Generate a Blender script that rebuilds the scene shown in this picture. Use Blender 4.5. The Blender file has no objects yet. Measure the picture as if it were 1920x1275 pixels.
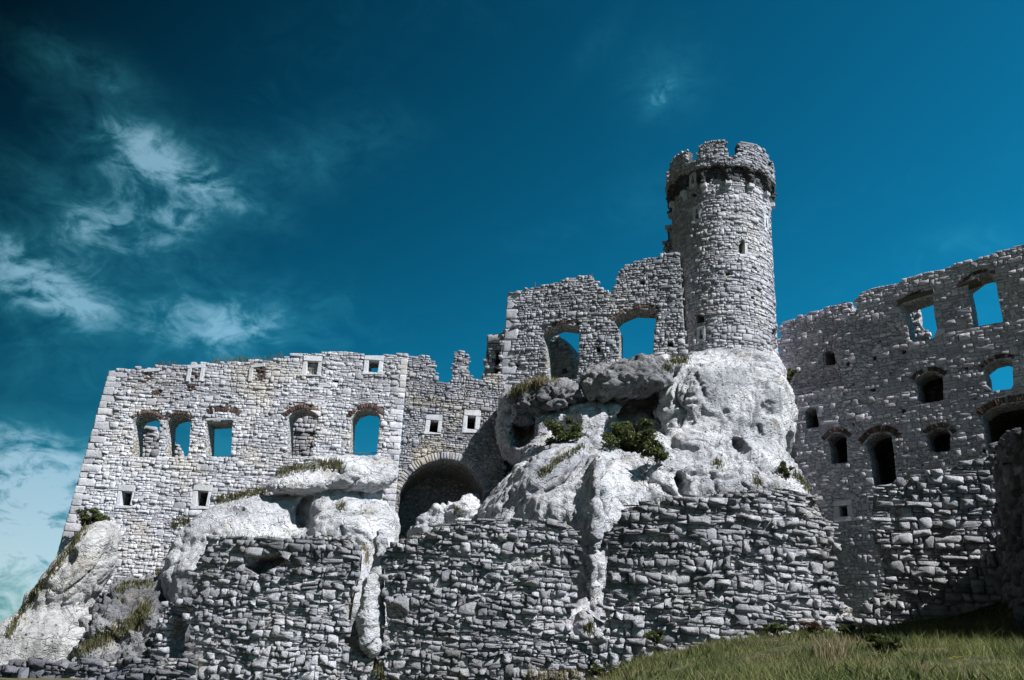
import bpy, bmesh, math, random
import numpy as np
from mathutils import Matrix, Vector
from mathutils.geometry import tessellate_polygon

# ------------------------------------------------------------------ camera
SC = bpy.context.scene
COL = SC.collection
F = 1588.0                       # focal length in photograph pixels (1920 wide)
CX, CY = 960.0, 637.5
CAM = np.array([0.0, 0.0, 1.7])
_vp = np.array([(1242 - CX) / F, (CY + 3384.0) / F, -1.0])
ZW = _vp / np.linalg.norm(_vp)
_f = np.array([0, 0, -1.0])
YW = _f - _f.dot(ZW) * ZW
YW /= np.linalg.norm(YW)
XW = np.cross(YW, ZW)
ROT = np.array([XW, YW, ZW])     # camera -> world
RIGHT, UP, FWD = ROT @ np.array([1., 0, 0]), ROT @ np.array([0, 1., 0]), ROT @ np.array([0, 0, -1.])

cam_d = bpy.data.cameras.new('camera')
cam = bpy.data.objects.new('camera', cam_d)
COL.objects.link(cam)
cam_d.sensor_width = 36.0
cam_d.lens = F / 1920 * 36.0
cam_d.clip_start = 0.1
cam_d.clip_end = 8000
M4 = Matrix([list(ROT[0]) + [CAM[0]], list(ROT[1]) + [CAM[1]], list(ROT[2]) + [CAM[2]], [0, 0, 0, 1]])
cam.matrix_world = M4
SC.camera = cam

# ------------------------------------------------------------------ light
SUN_EL, SUN_ROT = math.radians(47), math.radians(132.1)
sdir = Vector((math.sin(SUN_ROT) * math.cos(SUN_EL), math.cos(SUN_ROT) * math.cos(SUN_EL), math.sin(SUN_EL)))
sl = bpy.data.lights.new('sun', 'SUN')
sl.energy = 5.0
sl.angle = math.radians(0.5)
sl.color = (1.0, 0.985, 0.97)
sun = bpy.data.objects.new('sun', sl)
COL.objects.link(sun)
sun.rotation_euler = (-sdir).to_track_quat('-Z', 'Y').to_euler()
sun.location = (20, -20, 40)

SC.view_settings.view_transform = 'Standard'
SC.view_settings.look = 'None'
SC.view_settings.gamma = 1.0
SC.view_settings.use_curve_mapping = False
SC.view_settings.exposure = 0.8

def ray(x, y):
    d = RIGHT * ((x - CX) / F) + UP * ((CY - y) / F) + FWD
    return d

def nd(x, y):
    d = ray(x, y)
    return d / np.linalg.norm(d)

def pt(x, y, Y):
    d = ray(x, y)
    return CAM + d * (Y / d[1])

def mpp(P):
    return (np.asarray(P) - CAM).dot(FWD) / F

# ------------------------------------------------------------------ node helper
class NT:
    def __init__(s, tree):
        s.t = tree; s.n = tree.nodes; s.l = tree.links
    def node(s, typ, inputs=None, **kw):
        nn = s.n.new(typ)
        for k, v in kw.items():
            setattr(nn, k, v)
        for k, v in (inputs or {}).items():
            s.set(nn.inputs[k], v)
        return nn
    def set(s, sock, v):
        if isinstance(v, bpy.types.NodeSocket):
            s.l.new(v, sock)
        else:
            sock.default_value = v
    def math(s, op, a, b=None, c=None, clamp=False):
        nn = s.n.new('ShaderNodeMath'); nn.operation = op; nn.use_clamp = clamp
        s.set(nn.inputs[0], a)
        if b is not None: s.set(nn.inputs[1], b)
        if c is not None: s.set(nn.inputs[2], c)
        return nn.outputs[0]
    def vmath(s, op, a, b=None):
        nn = s.n.new('ShaderNodeVectorMath'); nn.operation = op
        s.set(nn.inputs[0], a)
        if b is not None: s.set(nn.inputs[1], b)
        return nn.outputs['Value'] if op in ('DOT_PRODUCT', 'LENGTH', 'DISTANCE') else nn.outputs['Vector']
    def mr(s, v, a, b, c=0.0, d=1.0, interp='SMOOTHSTEP'):
        nn = s.n.new('ShaderNodeMapRange'); nn.interpolation_type = interp
        s.set(nn.inputs['Value'], v)
        nn.inputs['From Min'].default_value = a; nn.inputs['From Max'].default_value = b
        nn.inputs['To Min'].default_value = c; nn.inputs['To Max'].default_value = d
        return nn.outputs['Result']
    def noise(s, vec, scale, detail=4, rough=.55, dist=0.0, col=False):
        nn = s.n.new('ShaderNodeTexNoise')
        s.set(nn.inputs['Vector'], vec)
        nn.inputs['Scale'].default_value = scale; nn.inputs['Detail'].default_value = detail
        nn.inputs['Roughness'].default_value = rough; nn.inputs['Distortion'].default_value = dist
        return nn.outputs['Color' if col else 'Fac']
    def voro(s, vec, scale, feature='F1', rnd=1.0):
        nn = s.n.new('ShaderNodeTexVoronoi'); nn.feature = feature
        s.set(nn.inputs['Vector'], vec); nn.inputs['Scale'].default_value = scale
        nn.inputs['Randomness'].default_value = rnd
        return nn.outputs['Distance']
    def mix(s, fac, a, b, blend='MIX'):
        nn = s.n.new('ShaderNodeMix'); nn.data_type = 'RGBA'; nn.blend_type = blend
        s.set(nn.inputs[0], fac)
        for sock, v in ((nn.inputs[6], a), (nn.inputs[7], b)):
            if not isinstance(v, bpy.types.NodeSocket) and len(v) == 3: v = (*v, 1)
            s.set(sock, v)
        return nn.outputs[2]
    def scalevec(s, vec, sx, sy, sz):
        return s.vmath('MULTIPLY', vec, (sx, sy, sz))

# ------------------------------------------------------------------ sky
world = bpy.data.worlds.new('World')
SC.world = world
world.use_nodes = True
wt = NT(world.node_tree)
wt.n.clear()
sky = wt.node('ShaderNodeTexSky', sky_type='NISHITA')
sky.sun_disc = False
sky.sun_elevation = SUN_EL
sky.sun_rotation = SUN_ROT
sky.altitude = 400; sky.air_density = 1.0; sky.dust_density = 0.4; sky.ozone_density = 3.0
geo = wt.node('ShaderNodeNewGeometry')
D = wt.vmath('SCALE', geo.outputs['Incoming'])
D.node.inputs['Scale'].default_value = -1.0
SKY_STRENGTH = 0.07
# polarised look carrying corner vignette: the blue darkens towards the upper left
zz = wt.node('ShaderNodeSeparateXYZ', {0: D}).outputs[2]
haze_f = wt.mr(zz, 0.02, 0.30, 1.0, 0.0)
tint = wt.mix(1.0, sky.outputs[0], wt.mix(haze_f, (0.03, 0.69, 0.76), (0.14, 0.44, 0.52)), 'MULTIPLY')
ax = nd(1700, 1000) - nd(150, 0)
ax /= np.linalg.norm(ax)
g0, g1 = float(nd(40, 20).dot(ax)), float(nd(1750, 620).dot(ax))
gdot = wt.vmath('DOT_PRODUCT', D, tuple(ax))
grad = wt.mr(gdot, g0 - 0.04, g1 + 0.05, 0.03, 1.30, 'LINEAR')
grad = wt.math('POWER', grad, 1.0)
tint = wt.mix(1.0, tint, grad, 'MULTIPLY')
# clouds: wisps, each a soft patch broken up by stretched noise
sx, sy, sz = None, None, None
wisp = wt.noise(wt.scalevec(D, 5.0, 5.0, 7.5), 3.9, 9, .60, 0.9)
wisp2 = wt.noise(wt.scalevec(D, 3.0, 3.0, 5.0), 15.0, 6, .6, .6)
big = wt.noise(wt.scalevec(D, 2.0, 2.0, 4.5), .9, 6, .55, .5)
CLOUDS = [  # px, py, radius along, radius across, tilt (deg, image), amount
    (262, 258, 64, 32, 14, .8), (350, 335, 130, 44, 20, .85), (300, 315, 40, 22, 10, .6), (260, 330, 150, 95, 70, .62), (440, 380, 100, 34, 20, .55),
    (170, 418, 52, 28, 0, .9), (340, 412, 44, 22, 0, .9), (240, 450, 150, 70, 10, .6), (500, 300, 130, 55, 8, .34),
    (50, 535, 130, 42, 20, .95), (120, 565, 70, 30, 38, .9), (60, 560, 170, 80, 20, .4), (20, 470, 60, 26, 25, .5), (40, 460, 120, 45, 25, .5), (400, 620, 150, 60, 5, .65),
    (440, 615, 60, 36, 0, .6), (20, 820, 120, 34, 24, .75), (70, 915, 120, 60, 14, 1.6), (60, 1010, 160, 45, 4, 1.4), (30, 860, 120, 40, 25, .5),
    (1236, 182, 34, 18, -50, 1.0), (1250, 150, 75, 75, 0, .38), (160, 125, 110, 34, 18, .55), (690, 240, 90, 40, -10, .25),
    (1120, 80, 60, 25, -50, .2), (1815, 450, 90, 30, -5, .22), (1215, 375, 60, 60, 0, .16), (60, 340, 100, 40, 30, .3), (330, 600, 170, 60, 8, .4), (520, 560, 140, 50, 5, .28), (600, 300, 140, 50, -8, .22), (120, 690, 160, 50, 10, .3)]
total = None
for (px, py, ra, rb, tl, am) in CLOUDS:
    c = nd(px, py)
    t = math.radians(tl)
    e1 = nd(px + 10 * math.cos(t), py + 10 * math.sin(t)) - c
    k1 = np.linalg.norm(e1) / 10; e1 = e1 / np.linalg.norm(e1)
    e2 = nd(px - 10 * math.sin(t), py + 10 * math.cos(t)) - c
    k2 = np.linalg.norm(e2) / 10; e2 = e2 / np.linalg.norm(e2)
    rel = wt.vmath('SUBTRACT', D, tuple(c))
    a = wt.math('DIVIDE', wt.vmath('DOT_PRODUCT', rel, tuple(e1)), float(ra * k1))
    b = wt.math('DIVIDE', wt.vmath('DOT_PRODUCT', rel, tuple(e2)), float(rb * k2))
    r2 = wt.math('ADD', wt.math('MULTIPLY', a, a), wt.math('MULTIPLY', b, b))
    g = wt.math('MULTIPLY', wt.math('EXPONENT', wt.math('MULTIPLY', r2, -0.9)), am)
    front = wt.mr(wt.vmath('DOT_PRODUCT', D, tuple(c)), 0.0, 0.3)
    g = wt.math('MULTIPLY', g, front)
    total = g if total is None else wt.math('ADD', total, g)
nz = wt.math('ADD', wt.math('MULTIPLY', wisp, .66), wt.math('MULTIPLY', wisp2, .34))
dens = wt.math('MULTIPLY', total, wt.mr(nz, 0.36, 0.70, 0.12, 0.92, 'LINEAR'))
thin = wt.math('MULTIPLY', wt.mr(big, .46, .72), wt.mr(wisp, .42, .7))
dens = wt.math('ADD', dens, wt.math('MULTIPLY', thin, .16))
# cloud veil low over the horizon all round, brightened as added shadow fill
low = wt.mr(zz, 0.03, 0.27, 1.0, 0.0)
veil = wt.math('MULTIPLY', low, wt.mr(nz, .34, .60, .42, .97))
dens = wt.math('ADD', dens, veil)
dens = wt.math('MINIMUM', dens, 1.0)
c1 = wt.mr(dens, 0.0, 0.55, 0.0, 1.0, 'LINEAR')
c2 = wt.mr(dens, 0.28, 1.15, 0.0, 0.92, 'SMOOTHSTEP')
cl = wt.mix(c1, (0, 0, 0), (0.14, 0.85, 1.05))
cl2 = wt.mix(c2, cl, wt.mix(haze_f, (1.9, 3.3, 4.1), (4.2, 4.6, 4.8)))
csum = wt.mix(1.0, tint, cl2, 'ADD')
bg = wt.node('ShaderNodeBackground', {'Color': csum, 'Strength': SKY_STRENGTH})
wo = wt.node('ShaderNodeOutputWorld', {'Surface': bg.outputs[0]})

# ------------------------------------------------------------------ noise (numpy)
def _h(ix, iy, iz, seed):
    n = (ix.astype(np.int64) * 374761393 + iy.astype(np.int64) * 668265263 + iz.astype(np.int64) * 2147483647 + seed * 144269504)
    n = (n ^ (n >> 13)) * 1274126177
    n = (n ^ (n >> 16)) & 0xFFFFFF
    return n.astype(np.float32) / float(0xFFFFFF)

def vnoise(p, seed=0):
    p = np.asarray(p, np.float32)
    i = np.floor(p).astype(np.int32); f = p - i
    f = f * f * (3 - 2 * f)
    x, y, z = i[..., 0], i[..., 1], i[..., 2]
    fx, fy, fz = f[..., 0], f[..., 1], f[..., 2]
    r = 0
    for dx in (0, 1):
        wx = fx if dx else 1 - fx
        for dy in (0, 1):
            wy = fy if dy else 1 - fy
            for dz in (0, 1):
                wz = fz if dz else 1 - fz
                r = r + wx * wy * wz * _h(x + dx, y + dy, z + dz, seed)
    return r * 2 - 1

def fbm(p, oct=4, seed=0, gain=.5):
    p = np.asarray(p, np.float32)
    a, s = 1.0, 0
    for o in range(oct):
        s = s + a * vnoise(p * (2 ** o) + 17.3 * o, seed + o)
        a *= gain
    return s

def smooth(x, a, b):
    t = np.clip((np.asarray(x, float) - a) / (b - a), 0, 1)
    return t * t * (3 - 2 * t)

# ------------------------------------------------------------------ objects
def tag(o, label=None, cat=None, group=None, kind=None):
    if label: o['label'] = label
    if cat: o['category'] = cat
    if group: o['group'] = group
    if kind: o['kind'] = kind
    return o

def root(name, loc, label, cat, group=None):
    o = bpy.data.objects.new(name, None)
    o.empty_display_size = .3
    COL.objects.link(o)
    o.location = [float(v) for v in loc]
    return tag(o, label, cat, group)

def mesh_obj(name, V, faces, mat, parent=None, attr=None, kind=None, smooth_=False, loc=None):
    """V in world coordinates; stored relative to the parent (or to loc)."""
    V = np.asarray(V, np.float32)
    org = np.array(parent.matrix_world.translation if False else (ABS.get(parent.name, (0, 0, 0)) if parent else (loc if loc is not None else (0, 0, 0))), np.float32)
    me = bpy.data.meshes.new(name)
    if isinstance(faces, tuple):            # (flat loop indices, loop starts)
        li, ls = faces
        me.vertices.add(len(V)); me.vertices.foreach_set('co', (V - org).ravel())
        me.loops.add(len(li)); me.loops.foreach_set('vertex_index', np.asarray(li, np.int32))
        me.polygons.add(len(ls)); me.polygons.foreach_set('loop_start', np.asarray(ls, np.int32))
        me.update(calc_edges=True)
    else:
        me.from_pydata((V - org).tolist(), [], faces)
        me.update()
    if smooth_:
        me.polygons.foreach_set('use_smooth', np.ones(len(me.polygons), bool))
    if attr is not None:
        at = me.attributes.new('tone', 'FLOAT', 'POINT')
        at.data.foreach_set('value', np.asarray(attr, np.float32))
    me.materials.append(mat)
    o = bpy.data.objects.new(name, me)
    COL.objects.link(o)
    if parent:
        o.parent = parent
    elif loc is not None:
        o.location = [float(v) for v in loc]
    if kind: o['kind'] = kind
    return o

ABS = {}
def new_root(name, loc, label, cat, group=None):
    o = root(name, loc, label, cat, group)
    ABS[o.name] = tuple(float(v) for v in loc)
    return o

# ------------------------------------------------------------------ materials
def new_mat(name):
    m = bpy.data.materials.new(name); m.use_nodes = True
    t = NT(m.node_tree); t.n.clear()
    return m, t

def finish(t, col, rough=.9, height=None, dist=.03, strength=1.0, spec=.2, trans=None):
    p = t.node('ShaderNodeBsdfPrincipled', {'Base Color': col, 'Roughness': rough})
    p.inputs['Specular IOR Level'].default_value = spec
    if height is not None:
        b = t.node('ShaderNodeBump', {'Height': height, 'Distance': dist, 'Strength': strength})
        t.l.new(b.outputs[0], p.inputs['Normal'])
    o = t.node('ShaderNodeOutputMaterial')
    if trans is not None:
        tr = t.node('ShaderNodeBsdfTranslucent', {'Color': trans})
        ms = t.node('ShaderNodeMixShader', {0: .35, 1: p.outputs[0], 2: tr.outputs[0]})
        t.l.new(ms.outputs[0], o.inputs[0])
    else:
        t.l.new(p.outputs[0], o.inputs[0])
    return p

def stone_mat(name, dark, light, warm, lichen=.3, bump=.025, warm_amt=.35, soil=(.05, .045, .045), coarse=14.0):
    m, t = new_mat(name)
    g = t.node('ShaderNodeNewGeometry')
    P = g.outputs['Position']
    at = t.node('ShaderNodeAttribute', attribute_name='tone')
    col = t.mix(at.outputs['Fac'], dark, light)
    wn = t.noise(P, .45, 4, .6)
    col = t.mix(t.math('MULTIPLY', t.mr(wn, .48, .70), warm_amt), col, warm)
    n1 = t.noise(P, coarse * .35, 5, .6)
    col = t.mix(t.mr(n1, .35, .7, .0, .30), col, t.mix(1.0, col, (.55, .55, .56), 'MULTIPLY'))
    n2 = t.noise(P, coarse, 6, .68)
    col = t.mix(t.math('MULTIPLY', t.mr(n2, .55, .70), lichen), col, soil)
    n3 = t.noise(P, 1.1, 5, .65)
    col = t.mix(t.math('MULTIPLY', t.mr(n3, .55, .75), lichen * .8), col, soil)
    ns = t.noise(t.scalevec(P, 2.0, 2.0, .28), 1.0, 6, .65)
    col = t.mix(t.math('MULTIPLY', t.mr(ns, .53, .70), lichen * 1.1), col, t.mix(1.0, col, (.33, .33, .35), 'MULTIPLY'))
    h = t.math('ADD', t.math('MULTIPLY', n2, .7), t.math('MULTIPLY', t.noise(P, coarse * 3.2, 4, .7), .45))
    finish(t, col, .92, h, bump * 2.2, 1.0)
    return m

def mortar_mat(name, c0, c1, warm=None):
    m, t = new_mat(name)
    g = t.node('ShaderNodeNewGeometry'); P = g.outputs['Position']
    n = t.noise(P, 6, 7, .7)
    col = t.mix(t.mr(n, .35, .65), c0, c1)
    if warm: col = t.mix(t.mr(t.noise(P, .7, 3), .5, .7, 0, .6), col, warm)
    v = t.voro(t.vmath('ADD', t.scalevec(P, 1, 1, 1.7), t.scalevec(t.noise(P, 2.5, 2, col=True), .25, .25, .25)), 3.6, 'DISTANCE_TO_EDGE')
    h = t.math('ADD', t.math('MULTIPLY', t.mr(v, 0, .18), 1.0), t.math('MULTIPLY', n, .8))
    finish(t, col, .95, h, .10, .9)
    return m

M = {}
M['pale'] = stone_mat('pale_limestone_rubble', (0.324, 0.319, 0.352), (0.627, 0.628, 0.675), (.60, .52, .40), .46, .022, .45)
M['gate'] = stone_mat('grey_gate_rubble', (0.200, 0.201, 0.225), (0.418, 0.422, 0.461), (.46, .38, .25), .30, .02, .5)
M['keep'] = stone_mat('keep_rubble', (0.209, 0.216, 0.246), (0.475, 0.480, 0.526), (.46, .40, .32), .42, .025, .22)
M['tower'] = stone_mat('tower_rubble', (0.256, 0.259, 0.291), (0.552, 0.548, 0.598), (.55, .49, .42), .34, .025, .25)
M['ashlar'] = stone_mat('shaded_ashlar', (.33, .312, .36), (.60, .572, .63), (.44, .39, .36), .22, .02, .3)
M['front'] = stone_mat('weathered_grey_rubble', (0.224, 0.230, 0.256), (0.663, 0.673, 0.728), (.44, .38, .28), .5, .07, .22, coarse=13)
M['lowdark'] = stone_mat('dark_grey_rubble', (0.086, 0.088, 0.106), (0.256, 0.259, 0.296), (.25, .21, .16), .55, .035, .2, coarse=11)  # darker tones than the main front rubble
M['shade_stain'] = stone_mat('shade_stained_stone', (0.029, 0.030, 0.033), (0.098, 0.097, 0.104), (.10, .085, .07), .4, .02, .2)  # near-black: crown soffit shade painted in, with parapet edge weathering
M['dressed'] = stone_mat('dressed_limestone', (0.370, 0.381, 0.416), (0.585, 0.594, 0.634), (.50, .45, .37), .34, .016, .4)
M['brick'] = stone_mat('old_red_brick', (.045, .030, .028), (.15, .090, .078), (.20, .15, .12), .5, .012, .3)
M['mortar'] = mortar_mat('pale_mortar', (.24, .24, .245), (.50, .49, .49), (.28, .22, .14))
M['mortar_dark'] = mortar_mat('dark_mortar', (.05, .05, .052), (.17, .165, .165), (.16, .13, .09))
M['fill'] = mortar_mat('weathered_mortar', (.17, .17, .175), (.42, .415, .415), (.32, .27, .19))
M['plaster'] = mortar_mat('shaded_mortar', (.24, .23, .26), (.48, .46, .50))
_m, _t = new_mat('weathered_oak')
_P = _t.node('ShaderNodeNewGeometry').outputs['Position']
_n = _t.noise(_t.scalevec(_P, 3, 3, 30), 2, 5)
finish(_t, _t.mix(_n, (.045, .035, .03), (.14, .115, .095)), .85, _n, .02)
M['oak'] = _m

def rock_mat(name, c0, c1, dark, stain=.5, warm=(.5, .43, .33), mott=1.0):
    m, t = new_mat(name)
    g = t.node('ShaderNodeNewGeometry'); P = g.outputs['Position']
    n0 = t.noise(P, .35, 6, .6)
    col = t.mix(t.mr(n0, .38, .62), c0, c1)
    col = t.mix(t.mr(t.noise(P, .8, 4), .55, .72, 0, .45), col, warm)
    # dark weathering: vertical streaks and blotches of lichen
    st = t.noise(t.scalevec(P, 3.0, 3.0, .38), 1.0, 7, .66)
    col = t.mix(t.math('MULTIPLY', t.mr(st, .52, .64), stain), col, dark)
    dirt = t.node('ShaderNodeAttribute', attribute_name='tone').outputs['Fac']
    col = t.mix(t.math('MULTIPLY', dirt, .8), col, dark)
    fl = t.noise(t.scalevec(P, 1, 1, 1.35), 8.5, 8, .72)
    col = t.mix(t.math('MULTIPLY', t.mr(fl, .53, .67), .45 * mott), col, t.mix(1.0, col, (.38, .39, .42), 'MULTIPLY'))
    md = t.noise(P, 2.3, 7, .68, .4)
    col = t.mix(t.math('MULTIPLY', t.mr(md, .52, .66), .40 * mott), col, t.mix(1.0, col, (.44, .455, .49), 'MULTIPLY'))
    pit = t.voro(t.vmath('ADD', P, t.scalevec(t.noise(P, 3, 3, col=True), .35, .35, .35)), 4.6, 'F1')
    pits = t.mr(pit, .08, .26)
    gate = t.mr(t.noise(P, .9, 3), .42, .56)
    pm = t.math('MULTIPLY', t.math('SUBTRACT', 1.0, pits), gate)
    h = t.math('ADD', t.math('MULTIPLY', fl, .9), t.math('MULTIPLY', t.noise(P, 16, 6, .75), .3))
    lv = t.node('ShaderNodeCombineXYZ', {0: t.vmath('DOT_PRODUCT', P, (.82, 0, .57)), 1: t.vmath('DOT_PRODUCT', P, (0, 1.2, 0)), 2: t.vmath('DOT_PRODUCT', P, (-2.6, 0, 3.7))}).outputs[0]
    ln = t.noise(lv, 1.5, 7, .66, .3)
    col = t.mix(t.math('MULTIPLY', t.mr(ln, .55, .70), .36 * mott), col, t.mix(1.0, col, (.42, .43, .46), 'MULTIPLY'))
    col = t.mix(t.math('MULTIPLY', pm, .6 * mott), col, dark)
    h = t.math('ADD', h, t.math('MULTIPLY', ln, 1.5))
    h = t.math('ADD', h, t.math('MULTIPLY', md, 1.6))
    h = t.math('SUBTRACT', h, t.math('MULTIPLY', pm, 1.1))
    crk = t.voro(t.vmath('ADD', t.scalevec(P, 1, 1, 1.6), t.scalevec(t.noise(P, 1.2, 5, col=True), 1.3, 1.3, 1.3)), .55, 'DISTANCE_TO_EDGE')
    h = t.math('SUBTRACT', h, t.math('MULTIPLY', t.mr(crk, .0, .02, 1, 0), .8))
    finish(t, col, .93, h, .14, 1.0)
    return m
M['rock'] = rock_mat('white_limestone_rock', (0.409, 0.421, 0.458), (0.682, 0.688, 0.718), (.06, .06, .07), .5)
M['rock_white'] = rock_mat('clean_white_limestone', (0.468, 0.475, 0.510), (0.702, 0.708, 0.738), (.10, .10, .11), .25, mott=.55)
M['rock_grey'] = rock_mat('grey_limestone_rock', (0.166, 0.168, 0.182), (0.332, 0.332, 0.348), (.05, .05, .055), .55)  # grey lowered further to put the overhanging boulder's shade into its colour
M['rock_tan'] = rock_mat('tan_limestone_rock', (0.449, 0.441, 0.442), (0.643, 0.634, 0.634), (.12, .12, .12), .35)

def leaf_mat(name, a, b):
    m, t = new_mat(name)
    at = t.node('ShaderNodeAttribute', attribute_name='tone')
    col = t.mix(at.outputs['Fac'], a, b)
    finish(t, col, .75, spec=.25, trans=col)
    return m
M['leaf'] = leaf_mat('shrub_leaf', (.028, .042, .014), (.125, .145, .050))
M['grass'] = leaf_mat('meadow_grass', (.042, .066, .018), (.205, .22, .078))
M['dry'] = leaf_mat('dry_grass', (.13, .105, .055), (.34, .28, .16))
M['moss'] = leaf_mat('ledge_grass', (.045, .050, .022), (.17, .155, .075))
M['rust'] = leaf_mat('rusty_weed', (.05, .026, .018), (.15, .085, .06))
M['yellow'] = leaf_mat('yellow_petal', (.45, .38, .02), (.65, .55, .05))
M['whitefl'] = leaf_mat('white_petal', (.45, .45, .42), (.6, .6, .57))
M['stem'] = leaf_mat('woody_stem', (.05, .04, .03), (.11, .09, .06))

_m, _t = new_mat('hillside_soil')
_P = _t.node('ShaderNodeNewGeometry').outputs['Position']
_n = _t.noise(_P, 1.7, 7, .65); _n2 = _t.noise(_P, .25, 4)
_c = _t.mix(_t.mr(_n, .4, .65), (.035, .042, .016), (.10, .095, .045))
_c = _t.mix(_t.mr(_n2, .5, .7, 0, .6), _c, (.13, .11, .07))
finish(_t, _c, .95, _n, .2)
M['soil'] = _m

# ------------------------------------------------------------------ wall surfaces
class Plan:
    """A vertical surface over a plan curve; u runs left to right, v is height, d is towards the viewer."""
    def __init__(s, pts, curve=0.0):
        pts = np.array(pts, float)
        if curve and len(pts) == 2:
            a, b = pts
            n = np.array([(b - a)[1], -(b - a)[0]]); n /= np.linalg.norm(n)
            tt = np.linspace(0, 1, 15)
            pts = a + (b - a) * tt[:, None] + n * (curve * 4 * tt * (1 - tt))[:, None]
        s.p = pts
        seg = np.diff(pts, axis=0); L = np.linalg.norm(seg, axis=1)
        s.u = np.concatenate([[0], np.cumsum(L)])
        tg = seg / L[:, None]
        tv = np.vstack([tg[:1], (tg[1:] + tg[:-1]) / 2, tg[-1:]])
        tv /= np.linalg.norm(tv, axis=1)[:, None]
        s.nrm = np.stack([tv[:, 1], -tv[:, 0]], 1)
        s.tv = tv
    def P(s, u, v, d):
        u = np.asarray(u, float); d = np.asarray(d, float)
        x = np.interp(u, s.u, s.p[:, 0]); y = np.interp(u, s.u, s.p[:, 1])
        ex = np.where(u < 0, u, np.where(u > s.u[-1], u - s.u[-1], 0))
        e0 = (u < 0)
        tx = np.where(e0, s.tv[0, 0], s.tv[-1, 0]); ty = np.where(e0, s.tv[0, 1], s.tv[-1, 1])
        nx = np.interp(u, s.u, s.nrm[:, 0]); ny = np.interp(u, s.u, s.nrm[:, 1])
        return np.stack([x + ex * tx + nx * d, y + ex * ty + ny * d, np.broadcast_to(np.asarray(v, float), x.shape)], -1)
    def uv(s, px, py):
        r = ray(px, py)
        best = None
        n = len(s.p)
        for i in range(n - 1):
            a, b = s.p[i], s.p[i + 1]
            e = b - a
            den = r[0] * e[1] - r[1] * e[0]
            if abs(den) < 1e-9: continue
            t = (a[0] * e[1] - a[1] * e[0]) / den
            k = (a[0] * r[1] - a[1] * r[0]) / den
            if t <= 0: continue
            lo = -1e9 if i == 0 else -1e-6
            hi = 1e9 if i == n - 2 else 1 + 1e-6
            if lo <= k <= hi:
                if best is None or t < best[0]:
                    best = (t, s.u[i] + k * np.linalg.norm(e))
        t, u = best
        return np.array([u, CAM[2] + r[2] * t])
    def poly(s, px):
        return np.array([s.uv(*q) for q in px])

def pip(P, poly):
    x, y = P[..., 0], P[..., 1]
    inside = np.zeros(x.shape, bool)
    n = len(poly)
    for i in range(n):
        x0, y0 = poly[i]; x1, y1 = poly[(i + 1) % n]
        c = (y0 > y) != (y1 > y)
        with np.errstate(divide='ignore', invalid='ignore'):
            xi = x0 + (y - y0) * (x1 - x0) / ((y1 - y0) if y1 != y0 else 1e-9)
        inside ^= c & (x < xi)
    return inside

def nearest_on(P, poly):
    best = np.full(P.shape[:-1], 1e9); Q = P.copy()
    n = len(poly)
    for i in range(n):
        a, b = poly[i], poly[(i + 1) % n]
        e = b - a; L2 = max(e.dot(e), 1e-12)
        t = np.clip(((P - a) @ e) / L2, 0, 1)
        q = a + t[..., None] * e
        dd = np.linalg.norm(P - q, axis=-1)
        m = dd < best
        best = np.where(m, dd, best); Q[m] = q[m]
    return Q, best

def area(poly):
    x, y = poly[:, 0], poly[:, 1]
    return .5 * np.sum(x * np.roll(y, -1) - np.roll(x, -1) * y)

def offset_poly(poly, d):
    """inset (d > 0) every vertex along its averaged normal"""
    p = poly if area(poly) > 0 else poly[::-1]
    n = len(p)
    out = []
    for i in range(n):
        a, b, c = p[i - 1], p[i], p[(i + 1) % n]
        e1 = (b - a) / (np.linalg.norm(b - a) + 1e-9); e2 = (c - b) / (np.linalg.norm(c - b) + 1e-9)
        n1 = np.array([-e1[1], e1[0]]); n2 = np.array([-e2[1], e2[0]])
        m = n1 + n2
        l = np.linalg.norm(m)
        m = n1 if l < .2 else m / l / max(.6, l / 2)
        out.append(b + m * d)
    return np.array(out)

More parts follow.
